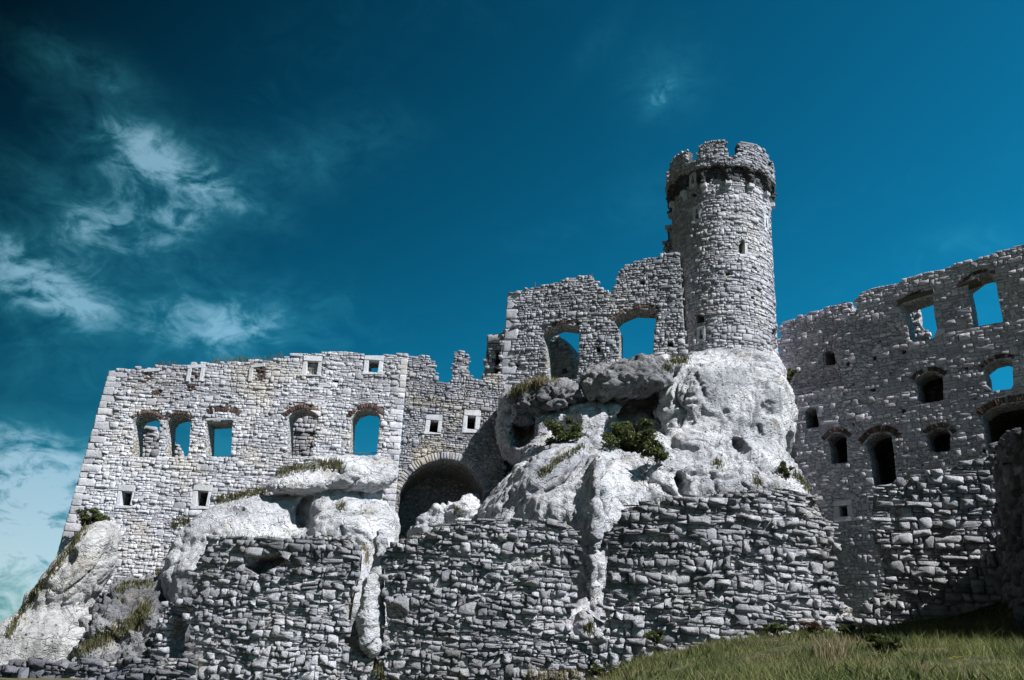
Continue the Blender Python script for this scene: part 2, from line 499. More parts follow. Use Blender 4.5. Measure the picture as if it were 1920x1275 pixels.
def courses(u0, u1, v0, v1, ch, cw, rng, amp=.25, split=.12, merge=.08, var=.35):
    """irregular coursed rubble: a list of 4-cornered stones (bl, br, tr, tl)"""
    vs = [v0]
    while vs[-1] < v1:
        vs.append(vs[-1] + ch * rng.uniform(1 - var, 1 + var * 1.1))
    K = len(vs) - 1
    us = np.linspace(u0 - 1, u1 + 1, 160)
    lines = []
    for k in range(K + 1):
        q = np.stack([us / (cw * 4.0), np.full_like(us, k * .37), np.zeros_like(us)], -1)
        q2 = np.stack([us / (cw * 1.1), np.full_like(us, k * 1.9), np.zeros_like(us) + 5], -1)
        lines.append(vs[k] + ch * amp * (1.3 * vnoise(q, 3) + .7 * vnoise(q2, 9)))
    L = lambda k, u: np.interp(u, us, lines[k])
    out = []
    blocked = []
    for k in range(K):
        nxt = []
        u = u0 - rng.uniform(0, cw)
        bi = 0
        while u < u1:
            if bi < len(blocked) and u >= blocked[bi][0] - 1e-6:
                u = blocked[bi][1]; bi += 1
                continue
            w = cw * math.exp(rng.gauss(0, .42)) * .95
            e = u + max(cw * .3, w)
            if bi < len(blocked) and e > blocked[bi][0] - cw * .3:
                e = blocked[bi][0]
            top = k + 1
            if k + 1 < K and rng.random() < merge and e - u > cw * .5:
                top = k + 2; nxt.append((u, e))
            s1, s2 = rng.uniform(-.1, .1) * ch, rng.uniform(-.1, .1) * ch
            q = [(u + s1, L(k, u)), (e + s2, L(k, e)), (e - s2, L(top, e)), (u - s1, L(top, u))]
            if top == k + 1 and rng.random() < split and e - u > cw * .45:
                a, b = rng.uniform(.35, .65), rng.uniform(.35, .65)
                ml = (u, q[0][1] * (1 - a) + q[3][1] * a); mr_ = (e, q[1][1] * (1 - b) + q[2][1] * b)
                out.append([q[0], q[1], mr_, ml]); out.append([ml, mr_, q[2], q[3]])
            elif top == k + 1 and rng.random() < split * .5 and e - u > cw:
                c = u + (e - u) * rng.uniform(.4, .6)
                out.append([q[0], (c, L(k, c)), (c, L(top, c)), q[3]]); out.append([(c, L(k, c)), q[1], q[2], (c, L(top, c))])
            else:
                out.append(q)
            u = e
        blocked = nxt
    return np.array(out)

_SF = []
for a in range(8):
    b = (a + 1) % 8
    _SF.append([a, b, 8 + b, 8 + a])
for a in range(8):
    b = (a + 1) % 8
    _SF.append([8 + a, 8 + b, 16 + b, 16 + a])
for a in range(8):
    b = (a + 1) % 8
    _SF.append([16 + a, 16 + b, 24])
_SLI = np.array([i for f in _SF for i in f], np.int32)
_SLS = np.cumsum([0] + [len(f) for f in _SF])[:-1].astype(np.int32)

def stones_geo(quads, plan, nr, dep, joint=.02, jit=.06, cham=(.04, .24), outline=None, excl=(), rough=.16, keep=.5, chip=0.0, lift=0.0):
    """quads (N,4,2) -> vertices (N,25,3) and kept quads; stones clear of the exclusion polygons."""
    N = len(quads)
    if N == 0: return np.zeros((0, 25, 3)), np.zeros((0,))
    size = np.stack([(np.linalg.norm(quads[:, 1] - quads[:, 0], axis=1) + np.linalg.norm(quads[:, 2] - quads[:, 3], axis=1)) / 2,
                     (np.linalg.norm(quads[:, 3] - quads[:, 0], axis=1) + np.linalg.norm(quads[:, 2] - quads[:, 1], axis=1)) / 2], -1)
    mn = size.min(1)
    o = np.zeros((N, 8, 2))
    for c in range(4):
        p0, p1, p2 = quads[:, (c - 1) % 4], quads[:, c], quads[:, (c + 1) % 4]
        l0 = np.linalg.norm(p0 - p1, axis=1); l2 = np.linalg.norm(p2 - p1, axis=1)
        a = nr.uniform(*cham, N) * mn; b = nr.uniform(*cham, N) * mn
        o[:, 2 * c] = p1 + (p0 - p1) * np.minimum(a / np.maximum(l0, 1e-6), .45)[:, None]
        o[:, 2 * c + 1] = p1 + (p2 - p1) * np.minimum(b / np.maximum(l2, 1e-6), .45)[:, None]
    o += nr.uniform(-1, 1, o.shape) * (jit * mn)[:, None, None]
    cen = o.mean(1)
    ok = np.ones(N, bool)
    if outline is not None:
        ok &= pip(cen, outline)
        idx = np.where(ok)[0]
        _, dd = nearest_on(o[idx], outline)
        ok[idx] &= ~((~pip(o[idx], outline)) & (dd > .13)).any(1)
    for ex in excl:
        ok &= ~pip(cen, ex)
    if chip > 0: ok &= nr.random(N) > chip
    quads, o, cen, size, mn = quads[ok], o[ok], cen[ok], size[ok], mn[ok]
    N = len(o)
    for ex in excl:
        lo, hi = ex.min(0) - .6, ex.max(0) + .6
        near = ((cen > lo) & (cen < hi)).all(1)
        idx = np.where(near)[0]
        if len(idx) == 0: continue
        sub = o[idx]
        ins = pip(sub, ex)
        if ins.any():
            q, _ = nearest_on(sub, ex)
            sub[ins] = q[ins]
            o[idx] = sub
    cen = o.mean(1)
    sc = 1 - np.minimum(joint / np.maximum(size, 1e-6), .4)
    o = cen[:, None] + (o - cen[:, None]) * sc[:, None, :]
    ar = np.abs(.5 * np.sum(o[..., 0] * np.roll(o[..., 1], -1, 1) - np.roll(o[..., 0], -1, 1) * o[..., 1], 1))
    ok = ar > .22 * size[:, 0] * size[:, 1]
    o, cen, size, mn, ar = o[ok], cen[ok], size[ok], mn[ok], ar[ok]
    N = len(o)
    d0 = dep * np.clip(nr.normal(1.0, .35, N), .35, 2.0) * np.clip(mn / np.median(mn), .6, 1.6)
    r1 = o.copy()
    s2 = nr.uniform(.70, .93, (N, 1, 1))
    r2 = cen[:, None] + (o - cen[:, None]) * s2 * nr.uniform(.84, 1.10, (N, 8, 1))
    tiltu, tiltv = nr.normal(0, .28, (N, 1)), nr.normal(-.16, .28, (N, 1))
    rel = (r2 - cen[:, None]) / mn[:, None, None]
    tl = tiltu * rel[..., 0] + tiltv * rel[..., 1]
    dv = np.zeros((N, 25))
    dv[:, :8] = -.10
    dv[:, 8:16] = d0[:, None] * nr.uniform(.35, .9, (N, 8))
    dv[:, 16:24] = d0[:, None] * (1 + nr.uniform(-rough, rough, (N, 8)) + np.clip(tl, -.4, .4) * .8)
    dv[:, 24] = d0 * nr.uniform(.95, 1.3, N)
    uv = np.zeros((N, 25, 2))
    uv[:, :8] = o; uv[:, 8:16] = r1; uv[:, 16:24] = r2
    uv[:, 24] = cen + nr.uniform(-.12, .12, (N, 2)) * mn[:, None]
    W = plan.P(uv[..., 0], uv[..., 1], dv + lift)
    return W, ar

def px_size(W):
    c = W.mean(1)
    dep = (c - CAM) @ FWD
    rel = W - CAM
    x = (rel @ RIGHT) / (rel @ FWD) * F
    y = (rel @ UP) / (rel @ FWD) * F
    vis = (np.abs(c - CAM) @ np.ones(3) > 0) & (x.mean(1) > -970) & (x.mean(1) < 970) & (y.mean(1) > -650)
    return np.where(vis, (x.max(1) - x.min(1)) * (y.max(1) - y.min(1)), 0), np.maximum(x.max(1) - x.min(1), y.max(1) - y.min(1))

def place_stones(parent, W, mat, nr, name='stone', rest='small_stones', limit=300, minpx=10, tone=None, tb=(.0, 1.0), singles=True):
    N = len(W)
    if N == 0: return
    if tone is None:
        tone = np.clip(nr.normal(.5, .27, N), 0, 1) * (tb[1] - tb[0]) + tb[0]
    tone = np.clip(tone + .32 * fbm(W.mean(1) * .55, 3, 61), 0, 1)
    a, w = px_size(W)
    order = np.argsort(-a)
    big = [i for i in order[:limit] if w[i] >= minpx and a[i] > 0] if singles else []
    bs = set(big)
    for i in big:
        mesh_obj(name, W[i], (_SLI, _SLS), mat, parent, np.full(25, tone[i]))
    r = np.array([i for i in range(N) if i not in bs], int)
    if len(r):
        V = W[r].reshape(-1, 3)
        off = (np.arange(len(r)) * 25)[:, None]
        li = (_SLI[None] + off).ravel()
        ls = (_SLS[None] + (np.arange(len(r)) * len(_SLI))[:, None]).ravel()
        mesh_obj(rest, V, (li, ls), mat, parent, np.repeat(tone[r], 25), kind='stuff')

def core_mesh(parent, plan, outline, holes, th, mat, d0=-.05, cut=None, name='wall_core'):
    loops = [[Vector((p[0], p[1], 0)) for p in outline]] + [[Vector((p[0], p[1], 0)) for p in h] for h in holes]
    flat = [v for l in loops for v in l]
    tris = tessellate_polygon(loops)
    bm = bmesh.new()
    vs = [bm.verts.new(v) for v in flat]
    for t in tris:
        try:
            f = bm.faces.new([vs[i] for i in t])
        except ValueError:
            pass
    bmesh.ops.remove_doubles(bm, verts=bm.verts[:], dist=1e-5)
    if cut:
        u0 = min(p[0] for p in outline); u1 = max(p[0] for p in outline)
        n = max(2, int((u1 - u0) / cut))
        for k in range(1, n):
            u = u0 + (u1 - u0) * k / n
            bmesh.ops.bisect_plane(bm, geom=bm.verts[:] + bm.edges[:] + bm.faces[:], dist=1e-5, plane_co=(u, 0, 0), plane_no=(1, 0, 0))
    bmesh.ops.recalc_face_normals(bm, faces=bm.faces[:])
    bm.verts.index_update()
    V = np.array([v.co[:] for v in bm.verts])
    n = len(V)
    faces = []
    for f in bm.faces:
        ids = [v.index for v in f.verts]
        if f.normal.z < 0: ids = ids[::-1]
        faces.append(ids)
        faces.append([i + n for i in ids[::-1]])
    for e in bm.edges:
        if len(e.link_faces) == 1:
            a, b = e.verts[0].index, e.verts[1].index
            f = e.link_faces[0]
            ids = [v.index for v in f.verts]
            if f.normal.z < 0: ids = ids[::-1]
            k = ids.index(a)
            if ids[(k + 1) % len(ids)] != b: a, b = b, a
            faces.append([b, a, a + n, b + n])
    bm.free()
    W = np.vstack([plan.P(V[:, 0], V[:, 1], np.full(n, d0)), plan.P(V[:, 0], V[:, 1], np.full(n, -th))])
    return mesh_obj(name, W, faces, mat, parent)

def tube(parent, plan, loop, da, db, mat, name='window_recess', scale=1.04):
    """closed recess behind a blind opening"""
    c = loop.mean(0)
    l = c + (loop - c) * scale
    if area(l) > 0: l = l[::-1]
    n = len(l)
    W = np.vstack([plan.P(l[:, 0], l[:, 1], np.full(n, da)), plan.P(l[:, 0], l[:, 1], np.full(n, db))])
    faces = [[i, (i + 1) % n, n + (i + 1) % n, n + i] for i in range(n)]
    faces.append(list(range(n, 2 * n)))
    return mesh_obj(name, W, faces, mat, parent)

def dens_arc(pts, n):
    pts = np.asarray(pts, float)
    L = np.concatenate([[0], np.cumsum(np.linalg.norm(np.diff(pts, axis=0), axis=1))])
    s = np.linspace(0, L[-1], n + 1)
    return np.stack([np.interp(s, L, pts[:, 0]), np.interp(s, L, pts[:, 1])], -1)

def smooth_arc(pts, n=24):
    pts = np.asarray(pts, float)
    for _ in range(2):
        q = [pts[0]]
        for a, b in zip(pts[:-1], pts[1:]):
            q += [a * .75 + b * .25, a * .25 + b * .75]
        q.append(pts[-1]); pts = np.array(q)
    return dens_arc(pts, n)

def voussoirs(plan, arc_px, n, h_px):
    a = dens_arc(smooth_arc(plan.poly(arc_px)), n)
    m = mpp(plan.P(*[np.array(v) for v in (a[len(a) // 2, 0], a[len(a) // 2, 1])], np.array(0.))) * h_px
    tg = np.gradient(a, axis=0); tg /= np.linalg.norm(tg, axis=1)[:, None]
    nn = np.stack([-tg[:, 1], tg[:, 0]], -1)
    if nn[len(nn) // 2, 1] < 0: nn = -nn
    o = a + nn * m
    return np.array([[a[i], a[i + 1], o[i + 1], o[i]] for i in range(n)]), np.vstack([a, o[::-1]])

def bar(parent, plan, p0, p1, w_px, d0, d1, mat, name, tone=.6):
    """straight dressed bar on the wall face between two pixels, w_px thick"""
    a, b = plan.uv(*p0), plan.uv(*p1)
    m = mpp(plan.P(np.array(a[0]), np.array(a[1]), np.array(0.))) * w_px / 2
    t = (b - a) / np.linalg.norm(b - a); n = np.array([-t[1], t[0]])
    q = np.array([a - n * m, b - n * m, b + n * m, a + n * m])
    return block(parent, plan, q, d0, d1, mat, name, tone)

def block(parent, plan, q, d0, d1, mat, name, tone=.6, bev=.02):
    """bevelled dressed block over the quad q (u,v)"""
    c = q.mean(0)
    if area(q) < 0: q = q[::-1]
    _jr = np.random.RandomState(int(abs(q.sum()) * 1e4) % 99991)
    if name.startswith('window') or name.startswith('old'): q = q + _jr.uniform(-.016, .016, q.shape)
    sz = np.abs(q - c).max(0)
    inn = c + (q - c) * (1 - np.minimum(bev / np.maximum(sz, 1e-6), .4))
    U = np.vstack([q, q, inn])
    dd = np.array([d0] * 4 + [d1 - bev] * 4 + [d1] * 4) + np.array([0.] * 4 + list(_jr.uniform(-.012, .008, 8)))
    W = plan.P(U[:, 0], U[:, 1], dd)
    faces = []
    for r in (0, 4):
        for i in range(4):
            j = (i + 1) % 4
            faces.append([r + i, r + j, r + 4 + j, r + 4 + i])
    faces += [[8, 9, 10, 11], [3, 2, 1, 0]]
    return mesh_obj(name, W, faces, mat, parent, np.full(12, tone))

def frame(parent, plan, outer, hole, mat, rng, proud=.05, back=-.35, sill=True):
    """dressed window surround: two jambs, a lintel and a sill; outer/hole = (x0,y0,x1,y1) pixels or 4 corners bl,br,tr,tl"""
    def cor(r):
        return r if len(r) == 4 and not np.isscalar(r[0]) else [(r[0], r[3]), (r[2], r[3]), (r[2], r[1]), (r[0], r[1])]
    o = plan.poly(cor(outer)); h = plan.poly(cor(hole))
    ol, orr = o[0], o[1]
    g = .006
    def at(a, b, v):
        t = (v - a[1]) / (b[1] - a[1]); return a + (b - a) * t
    vb, vt = h[[0, 1], 1].mean(), h[[2, 3], 1].mean()
    lo = at(o[0], o[3], vb), at(o[1], o[2], vb); hi = at(o[0], o[3], vt), at(o[1], o[2], vt)
    block(parent, plan, np.array([lo[0] + [0, g], h[0] + [0, g], h[3] - [0, g], hi[0] - [0, g]]), back, proud * rng.uniform(.8, 1.1), mat, 'window_jamb', rng.uniform(.4, .9))
    block(parent, plan, np.array([h[1] + [0, g], lo[1] + [0, g], hi[1] - [0, g], h[2] - [0, g]]), back, proud * rng.uniform(.8, 1.1), mat, 'window_jamb', rng.uniform(.4, .9))
    block(parent, plan, np.array([hi[0], hi[1], o[2], o[3]]), back, proud * 1.25, mat, 'window_lintel', rng.uniform(.4, .9))
    if sill:
        e = np.array([.03, 0])
        block(parent, plan, np.array([o[0] - e, o[1] + e, lo[1] + e, lo[0] - e]), back, proud * 1.7, mat, 'window_sill', rng.uniform(.4, .9))
    return o, h

def top_line(out, plan):
    us = np.linspace(out[:, 0].min(), out[:, 0].max(), 40); tv = []
    for u in us:
        v = -9
        for i in range(len(out)):
            a, b = out[i], out[(i + 1) % len(out)]
            if min(a[0], b[0]) <= u <= max(a[0], b[0]) and abs(a[0] - b[0]) > 1e-6:
                v = max(v, a[1] + (b[1] - a[1]) * (u - a[0]) / (b[0] - a[0]))
        tv.append(v)
    xs = plan.P(us, np.zeros_like(us), np.zeros_like(us))[:, 0]
    return xs, np.array(tv)

def build_wall(name, label, cat, plan, outline_px, ch, cw, dep, mat, core, th=1.2, openings=(), arches=(), frames=(), quoins=(),
               seed=1, amp=.25, split=.12, merge=.08, joint=.025, jit=.07, var=.35, cut=None, group=None, holes_small=(), chip=.004,
               tb=(0, 1), fade=0.0, core_d=-.012, recess=None, frame_mat='dressed', thin=(), rough=.16, singles=True, lintels=(), cham=(.04, .24), zones=()):
    rng = random.Random(seed); nr = np.random.RandomState(seed)
    out = plan.poly(outline_px)
    if area(out) < 0: out = out[::-1]
    u0, v0 = out.min(0); u1, v1 = out.max(0)
    base = plan.P(np.array((u0 + u1) / 2), np.array(v0), np.array(-th / 2))
    r = new_root(name, base, label, cat, group)
    excl = []; holes = []
    for op in openings:
        pl = plan.poly(op['px'])
        if op.get('arc'):
            pass
        if area(pl) < 0: pl = pl[::-1]
        excl.append(pl); holes.append(pl)
        if op.get('depth'):
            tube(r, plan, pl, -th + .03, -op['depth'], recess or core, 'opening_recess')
    for hp in holes_small:                      # putlog holes: little sockets
        x, y, w, h = hp
        pl = plan.poly([(x - w, y + h), (x + w, y + h), (x + w, y - h), (x - w, y - h)])
        if area(pl) < 0: pl = pl[::-1]
        excl.append(pl); holes.append(pl)
        tube(r, plan, pl, -th + .03, -th - .3, core, 'putlog_socket')
    for fr in frames:
        o, h = frame(r, plan, fr['outer'], fr['hole'], M[frame_mat], rng, proud=fr.get('proud', .05), back=fr.get('back', -.4), sill=fr.get('sill', True))
        if area(o) < 0: o = o[::-1]
        excl.append(o)
        hh = h if area(h) > 0 else h[::-1]
        c = hh.mean(0)
        h2 = c + (hh - c) * 1.12
        holes.append(h2)
        if fr.get('depth'):
            tube(r, plan, h2, -th + .03, -fr['depth'], core, 'window_recess')
        if fr.get('infill'):
            q = courses(hh[:, 0].min(), hh[:, 0].max(), hh[:, 1].min(), hh[:, 1].max(), ch * .9, cw * .6, rng)
            W, _ = stones_geo(q, plan, nr, .05, .015, outline=hh, lift=-.28)
            place_stones(r, W, mat, nr, rest='infill_stones', singles=False)
            block(r, plan, c + (hh - c) * 1.10, -th + .02, -.36, core, 'infill_core')
    for ar in arches:
        q, ring = voussoirs(plan, ar['px'], ar['n'], ar['h'])
        W, _ = stones_geo(q, plan, nr, ar.get('dep', .03), .012, .05, (.04, .14), chip=0 if ar.get('mat') else .14)
        place_stones(r, W, M[ar.get('mat', 'brick')], nr, rest='brick_arch' if ar.get('mat', 'brick') == 'brick' else 'stone_arch', singles=False)
        # the ring keeps the rubble out, as a fan of convex pieces
        for k in range(0, len(q), 3):
            b = q[k:k + 3]
            pl = np.vstack([b[:, 0], b[-1:, 1], b[-1:, 2], b[::-1, 3]])
            excl.append(pl if area(pl) > 0 else pl[::-1])
    for li in lintels:
        bar(r, plan, li[0], li[1], li[2], -.5, .10, M['oak'], 'wooden_lintel')
    bigq = []
    for qd in quoins:                           # dressed corner blocks stacked along a line
        (xa, ya), (xb, yb), side, n, wpx = qd
        a, b = plan.uv(xa, ya), plan.uv(xb, yb)
        m = mpp(plan.P(np.array(a[0]), np.array(a[1]), np.array(0.)))
        t = 0.0
        k = 0
        while t < 1:
            t2 = min(1.0, t + rng.uniform(.75, 1.3) / n)
            p, q = a + (b - a) * t, a + (b - a) * t2
            w = m * wpx * (rng.uniform(.9, 1.35) if k % 2 else rng.uniform(.5, .75)) * side
            quad = np.array([[p[0], p[1]], [p[0] + w, p[1]], [q[0] + w, q[1]], [q[0], q[1]]])
            if area(quad) < 0: quad = quad[[1, 0, 3, 2]]
            bigq.append(quad); t = t2; k += 1
    if bigq:
        bq = np.array(bigq)
        W, _ = stones_geo(bq, plan, nr, dep * .7, joint * .6, .02, (.03, .10), excl=[])
        place_stones(r, W, mat, nr, name='corner_stone', rest='corner_stones', minpx=6, tone=np.clip(nr.normal(.6, .25, len(W)), 0, 1))
        excl += [b if area(b) > 0 else b[::-1] for b in bigq]
    q = courses(u0, u1, v0, v1, ch, cw, rng, amp, split, merge, var)
    for z in zones:                             # drop stones inside (bare core patches)
        excl.append(plan.poly(z) if area(plan.poly(z)) > 0 else plan.poly(z)[::-1])
    for z in thin:                              # remnants of plaster: most stones stay buried
        zp = plan.poly(z)
        q = q[~(pip(q.mean(1), zp) & (nr.random(len(q)) < .62))]
    W, _ = stones_geo(q, plan, nr, dep, joint, jit, cham, outline=out, excl=excl, chip=chip, rough=rough)
    tone = np.clip(nr.normal(.5, .27, len(W)), 0, 1) * (tb[1] - tb[0]) + tb[0]
    if fade:                                    # lichen darkens the exposed upper courses
        c = W.mean(1)
        topv = np.interp(c[:, 0], *top_line(out, plan))
        tone = np.clip(tone - fade * (1 - smooth(topv - c[:, 2], .2, 2.6)) + fade * .25, 0, 1)
    place_stones(r, W, mat, nr, tone=tone)
    core_mesh(r, plan, offset_poly(out, .09), holes, th, core, d0=core_d, cut=cut)
    return r

# ------------------------------------------------------------------ terrain
_bx = [(1000, 1300), (1100, 1282), (1200, 1230), (1300, 1208), (1430, 1192), (1600, 1182), (1780, 1164), (1850, 1140), (1920, 1112), (2060, 1060)]
def wall_y(X):
    return np.interp(X, [-40, 4, 9.5, 13, 15.2, 17.5], [27.8, 27.8, 27.2, 27.2, 26.6, 25.6])
_bX, _bZ = [], []
for (x, y) in _bx:
    Yw = 27.5
    for _ in range(6):
        P_ = pt(x, y, Yw); Yw = float(wall_y(P_[0]))
    _bX.append(P_[0]); _bZ.append(P_[2])
def terr(X, Y):
    X = np.asarray(X, float); Y = np.asarray(Y, float)
    Yw = wall_y(X)
    zb = np.interp(X, [-30, -12] + _bX, [.6, .75] + _bZ)
    z9 = np.interp(X, [-20, -2, 1, 5.5, 12], [.2, .6, 1.35, 1.70, 2.3])
    t = np.clip((Y - 8) / (Yw - 8), 0, 1)
    near = z9 + (zb - z9) * (t ** 1.25)
    near = near * smooth(Y, -3, 8)
    up = np.interp(X, [-40, -27, -23, -15, -10, 16, 30], [-7, -4.5, -2.0, -.2, 2.5, 4.2, 5])
    rise = smooth(Y, Yw + .6, Yw + 10)
    z = near + (up - near) * rise
    r = np.hypot(X, Y - 40)
    hill = 1 - smooth(r, 58, 150)
    z = -14 + (z + 14) * hill
    z = z + .10 * fbm(np.stack([X * .55, Y * .55, X * 0], -1), 3, 5) * (1 - smooth(r, 60, 90))
    return z

gx = np.sinh(np.linspace(-6.2, 6.2, 261)) * 8.0
gy = np.sinh(np.linspace(-5.6, 6.2, 261)) * 8.0 + 22
GX, GY = np.meshgrid(gx, gy)
GZ = terr(GX, GY)
n0, n1 = GX.shape
idx = np.arange(n0 * n1).reshape(n0, n1)
fq = np.stack([idx[:-1, :-1], idx[:-1, 1:], idx[1:, 1:], idx[1:, :-1]], -1).reshape(-1, 4)
o = mesh_obj('ground', np.stack([GX, GY, GZ], -1).reshape(-1, 3), (fq.ravel(), np.arange(len(fq)) * 4), M['soil'], smooth_=True)
tag(o, kind='structure')

# ------------------------------------------------------------------ rocks (signed distance field -> mesh)
class Rock:
    def __init__(s):
        s.add = []; s.sub = []; s.lines = []
    def _el(s, px, py, Y, rx, ry, dep, rot, k):
        c = pt(px, py, Y); m = mpp(c)
        a = math.radians(rot)
        e1 = RIGHT * math.cos(a) - UP * math.sin(a); e2 = RIGHT * math.sin(a) + UP * math.cos(a)
        return (c, np.array([e1, e2, FWD]), np.array([rx * m, ry * m, dep]), k)
    def e(s, px, py, Y, rx, ry, dep, rot=0, k=.35):
        s.add.append(s._el(px, py, Y, rx, ry, dep, rot, k)); return s
    def cut(s, px, py, rx, ry, dep, rot=0, k=.15, push=.0):
        """carve a hollow where the pixel's ray meets the rock"""
        r = nd(px, py); t = 15.0
        for _ in range(160):
            f = s.f((CAM + r * t)[None])[0]
            if f < .01: break
            t += max(f * .7, .01)
            if t > 70: return s
        P_ = CAM + r * (t + push)
        Y = P_[1]
        s.sub.append(s._el(px, py, Y, rx, ry, dep, rot, k)); return s
    def hit(s, px, py):
        r = nd(px, py); t = 15.0
        for _ in range(160):
            f = s.f((CAM + r * t)[None])[0]
            if f < .01: return CAM + r * t
            t += max(f * .7, .01)
            if t > 70: return None
    def crack(s, pts, r, depth):
        """a long fissure through the points where these pixels' rays meet the rock"""
        h = [s.hit(*q) for q in dens_arc(smooth_arc(pts, 14), 14)]
        h = [q for q in h if q is not None]
        if len(h) > 1: s.lines.append((np.array(h), r, depth))
        return s
    @staticmethod
    def sd(p, el):
        c, B, r, k = el
        q = (p - c) @ B.T
        k0 = np.linalg.norm(q / r, axis=-1); k1 = np.linalg.norm(q / (r * r), axis=-1)
        return k0 * (k0 - 1) / np.maximum(k1, 1e-6)
    def f(s, p):
        v = None
        for el in s.add:
            d = s.sd(p, el)
            if v is None: v = d
            else:
                k = el[3]
                h = np.clip(.5 + .5 * (v - d) / k, 0, 1)
                v = v + (d - v) * h - k * h * (1 - h)
        for el in s.sub:
            d = -s.sd(p, el); k = el[3]
            h = np.clip(.5 - .5 * (v - d) / k, 0, 1)
            v = v + (d - v) * h + k * h * (1 - h)
        return v
    def mesh(s, name, mat, res, label, cat='rock', seed=0, amp=(.55, .22, .10), zmin=None, group=None, bed=1.6, parent=None, crack=.25, ledge=.55):
        lo = np.min([c - np.abs(B.T * r).sum(1) for c, B, r, k in s.add], 0) - .6
        hi = np.max([c + np.abs(B.T * r).sum(1) for c, B, r, k in s.add], 0) + .6
        n = np.ceil((hi - lo) / res).astype(int) + 1
        xs = [lo[i] + np.arange(n[i]) * res for i in range(3)]
        G = np.stack(np.meshgrid(*xs, indexing='ij'), -1).astype(np.float32)
        shape = G.shape[:3]
        p = G.reshape(-1, 3)
        d = s.f(p)
        near = np.abs(d) < .9
        q = p[near] * np.array([1, 1, bed], np.float32)
        d = d.copy(); d[near] += amp[0] * (vnoise(q * .42, seed) + .45 * vnoise(q * 1.0, seed + 3))
        V, Fq = surface_nets(d.reshape(shape), lo, res)
        V, Fq = subdivide(V, Fq)
        q = (V * np.array([1, 1, bed])).astype(np.float32)
        w_ = np.stack([fbm(q * .9, 2, seed + 40), fbm(q * .9, 2, seed + 50), fbm(q * .9, 2, seed + 60)], -1) * .4
        qq = q + w_
        rid = lambda fr, sd: np.abs(vnoise(qq * fr, sd)) * 2.2 - .6
        hh = amp[1] * rid(.8, seed + 7) * .8 + amp[1] * .8 * rid(1.9, seed + 13) + amp[2] * fbm(q * 3.3, 3, seed + 17, .65)
        sl = np.stack([qq[:, 0] * .82 + qq[:, 2] * .57, qq[:, 1], (qq[:, 2] * .82 - qq[:, 0] * .57) * 1.9], -1)
        for fr_, am_ in ((.38, .8), (.85, .40)):       # slanting broken ledges
            sn = vnoise(sl * fr_, seed + 91) * 3.2
            fl_ = np.floor(sn)
            hh += amp[0] * ledge * am_ * (fl_ + smooth(sn - fl_, .40, .60) - sn)
        cr = np.abs(vnoise(qq * np.array([.5, .5, .4], np.float32), seed + 21))
        hh -= crack * np.clip(1 - cr / .05, 0, 1) * np.clip(vnoise(q * .4, seed + 77) * 2 + .5, 0, 1)
        pit = worley(qq * np.array([2.6, 2.6, 3.4]), seed + 5)
        hh -= amp[2] * 1.3 * np.clip(1 - pit / .26, 0, 1) ** .7 * np.clip(vnoise(q * .6, seed + 88) * 3 + .1, 0, 1)
        dirt = np.clip(1 - cr / .03, 0, 1) * np.clip(vnoise(q * .4, seed + 77) * 2 + .5, 0, 1) * .8 + np.clip(1 - pit / .2, 0, 1) * np.clip(vnoise(q * .6, seed + 88) * 3 + .1, 0, 1) * .8
        for (pl, r_, dp_) in s.lines:
            best = np.full(len(V), 9.)
            Vw = V + w_ * .25
            for a, b in zip(pl[:-1], pl[1:]):
                e = b - a
                t_ = np.clip(((Vw - a) @ e) / max(e.dot(e), 1e-9), 0, 1)
                best = np.minimum(best, np.linalg.norm(Vw - a - t_[:, None] * e, axis=1))
            hh = hh - dp_ * np.exp(-(best / r_) ** 2)
            dirt = dirt + .9 * np.exp(-(best / (r_ * .5)) ** 2)
        V = V + normals(V, Fq) * hh[:, None]
        org = V.mean(0); org[2] = V[:, 2].min()
        o = mesh_obj(name, V, (Fq.ravel(), np.arange(len(Fq)) * 4), mat, smooth_=True, loc=org if parent is None else None, parent=parent, attr=np.clip(dirt, 0, 1))
        if parent is None: tag(o, label, cat, group)
        return o

def worley(p, seed):
    i = np.floor(p).astype(np.int32); best = np.full(len(p), 9., np.float32)
    for dx in (-1, 0, 1):
        for dy in (-1, 0, 1):
            for dz in (-1, 0, 1):
                c = i + np.array([dx, dy, dz], np.int32)
                o = np.stack([_h(c[:, 0], c[:, 1], c[:, 2], seed + k) for k in (1, 2, 3)], -1)
                best = np.minimum(best, ((c + o - p) ** 2).sum(1))
    return np.sqrt(best)

def normals(V, Q):
    n = np.cross(V[Q[:, 2]] - V[Q[:, 0]], V[Q[:, 3]] - V[Q[:, 1]])
    N = np.zeros_like(V)
    for k in range(4):
        for a in range(3):
            N[:, a] += np.bincount(Q[:, k], n[:, a], len(V))
    return N / np.maximum(np.linalg.norm(N, axis=1), 1e-9)[:, None]

def subdivide(V, Q):
    n = len(V)
    E = np.sort(np.stack([Q, np.roll(Q, -1, 1)], -1).reshape(-1, 2), 1)
    key = E[:, 0].astype(np.int64) * n + E[:, 1]
    uq, inv = np.unique(key, return_inverse=True)
    mid = (V[uq // n] + V[uq % n]) / 2
    fc = V[Q].mean(1)
    em = inv.reshape(-1, 4) + n
    fi = np.arange(len(Q)) + n + len(uq)
    out = [np.stack([Q[:, k], em[:, k], fi, em[:, (k + 3) % 4]], -1) for k in range(4)]
    return np.vstack([V, mid, fc]), np.vstack(out).astype(np.int32)

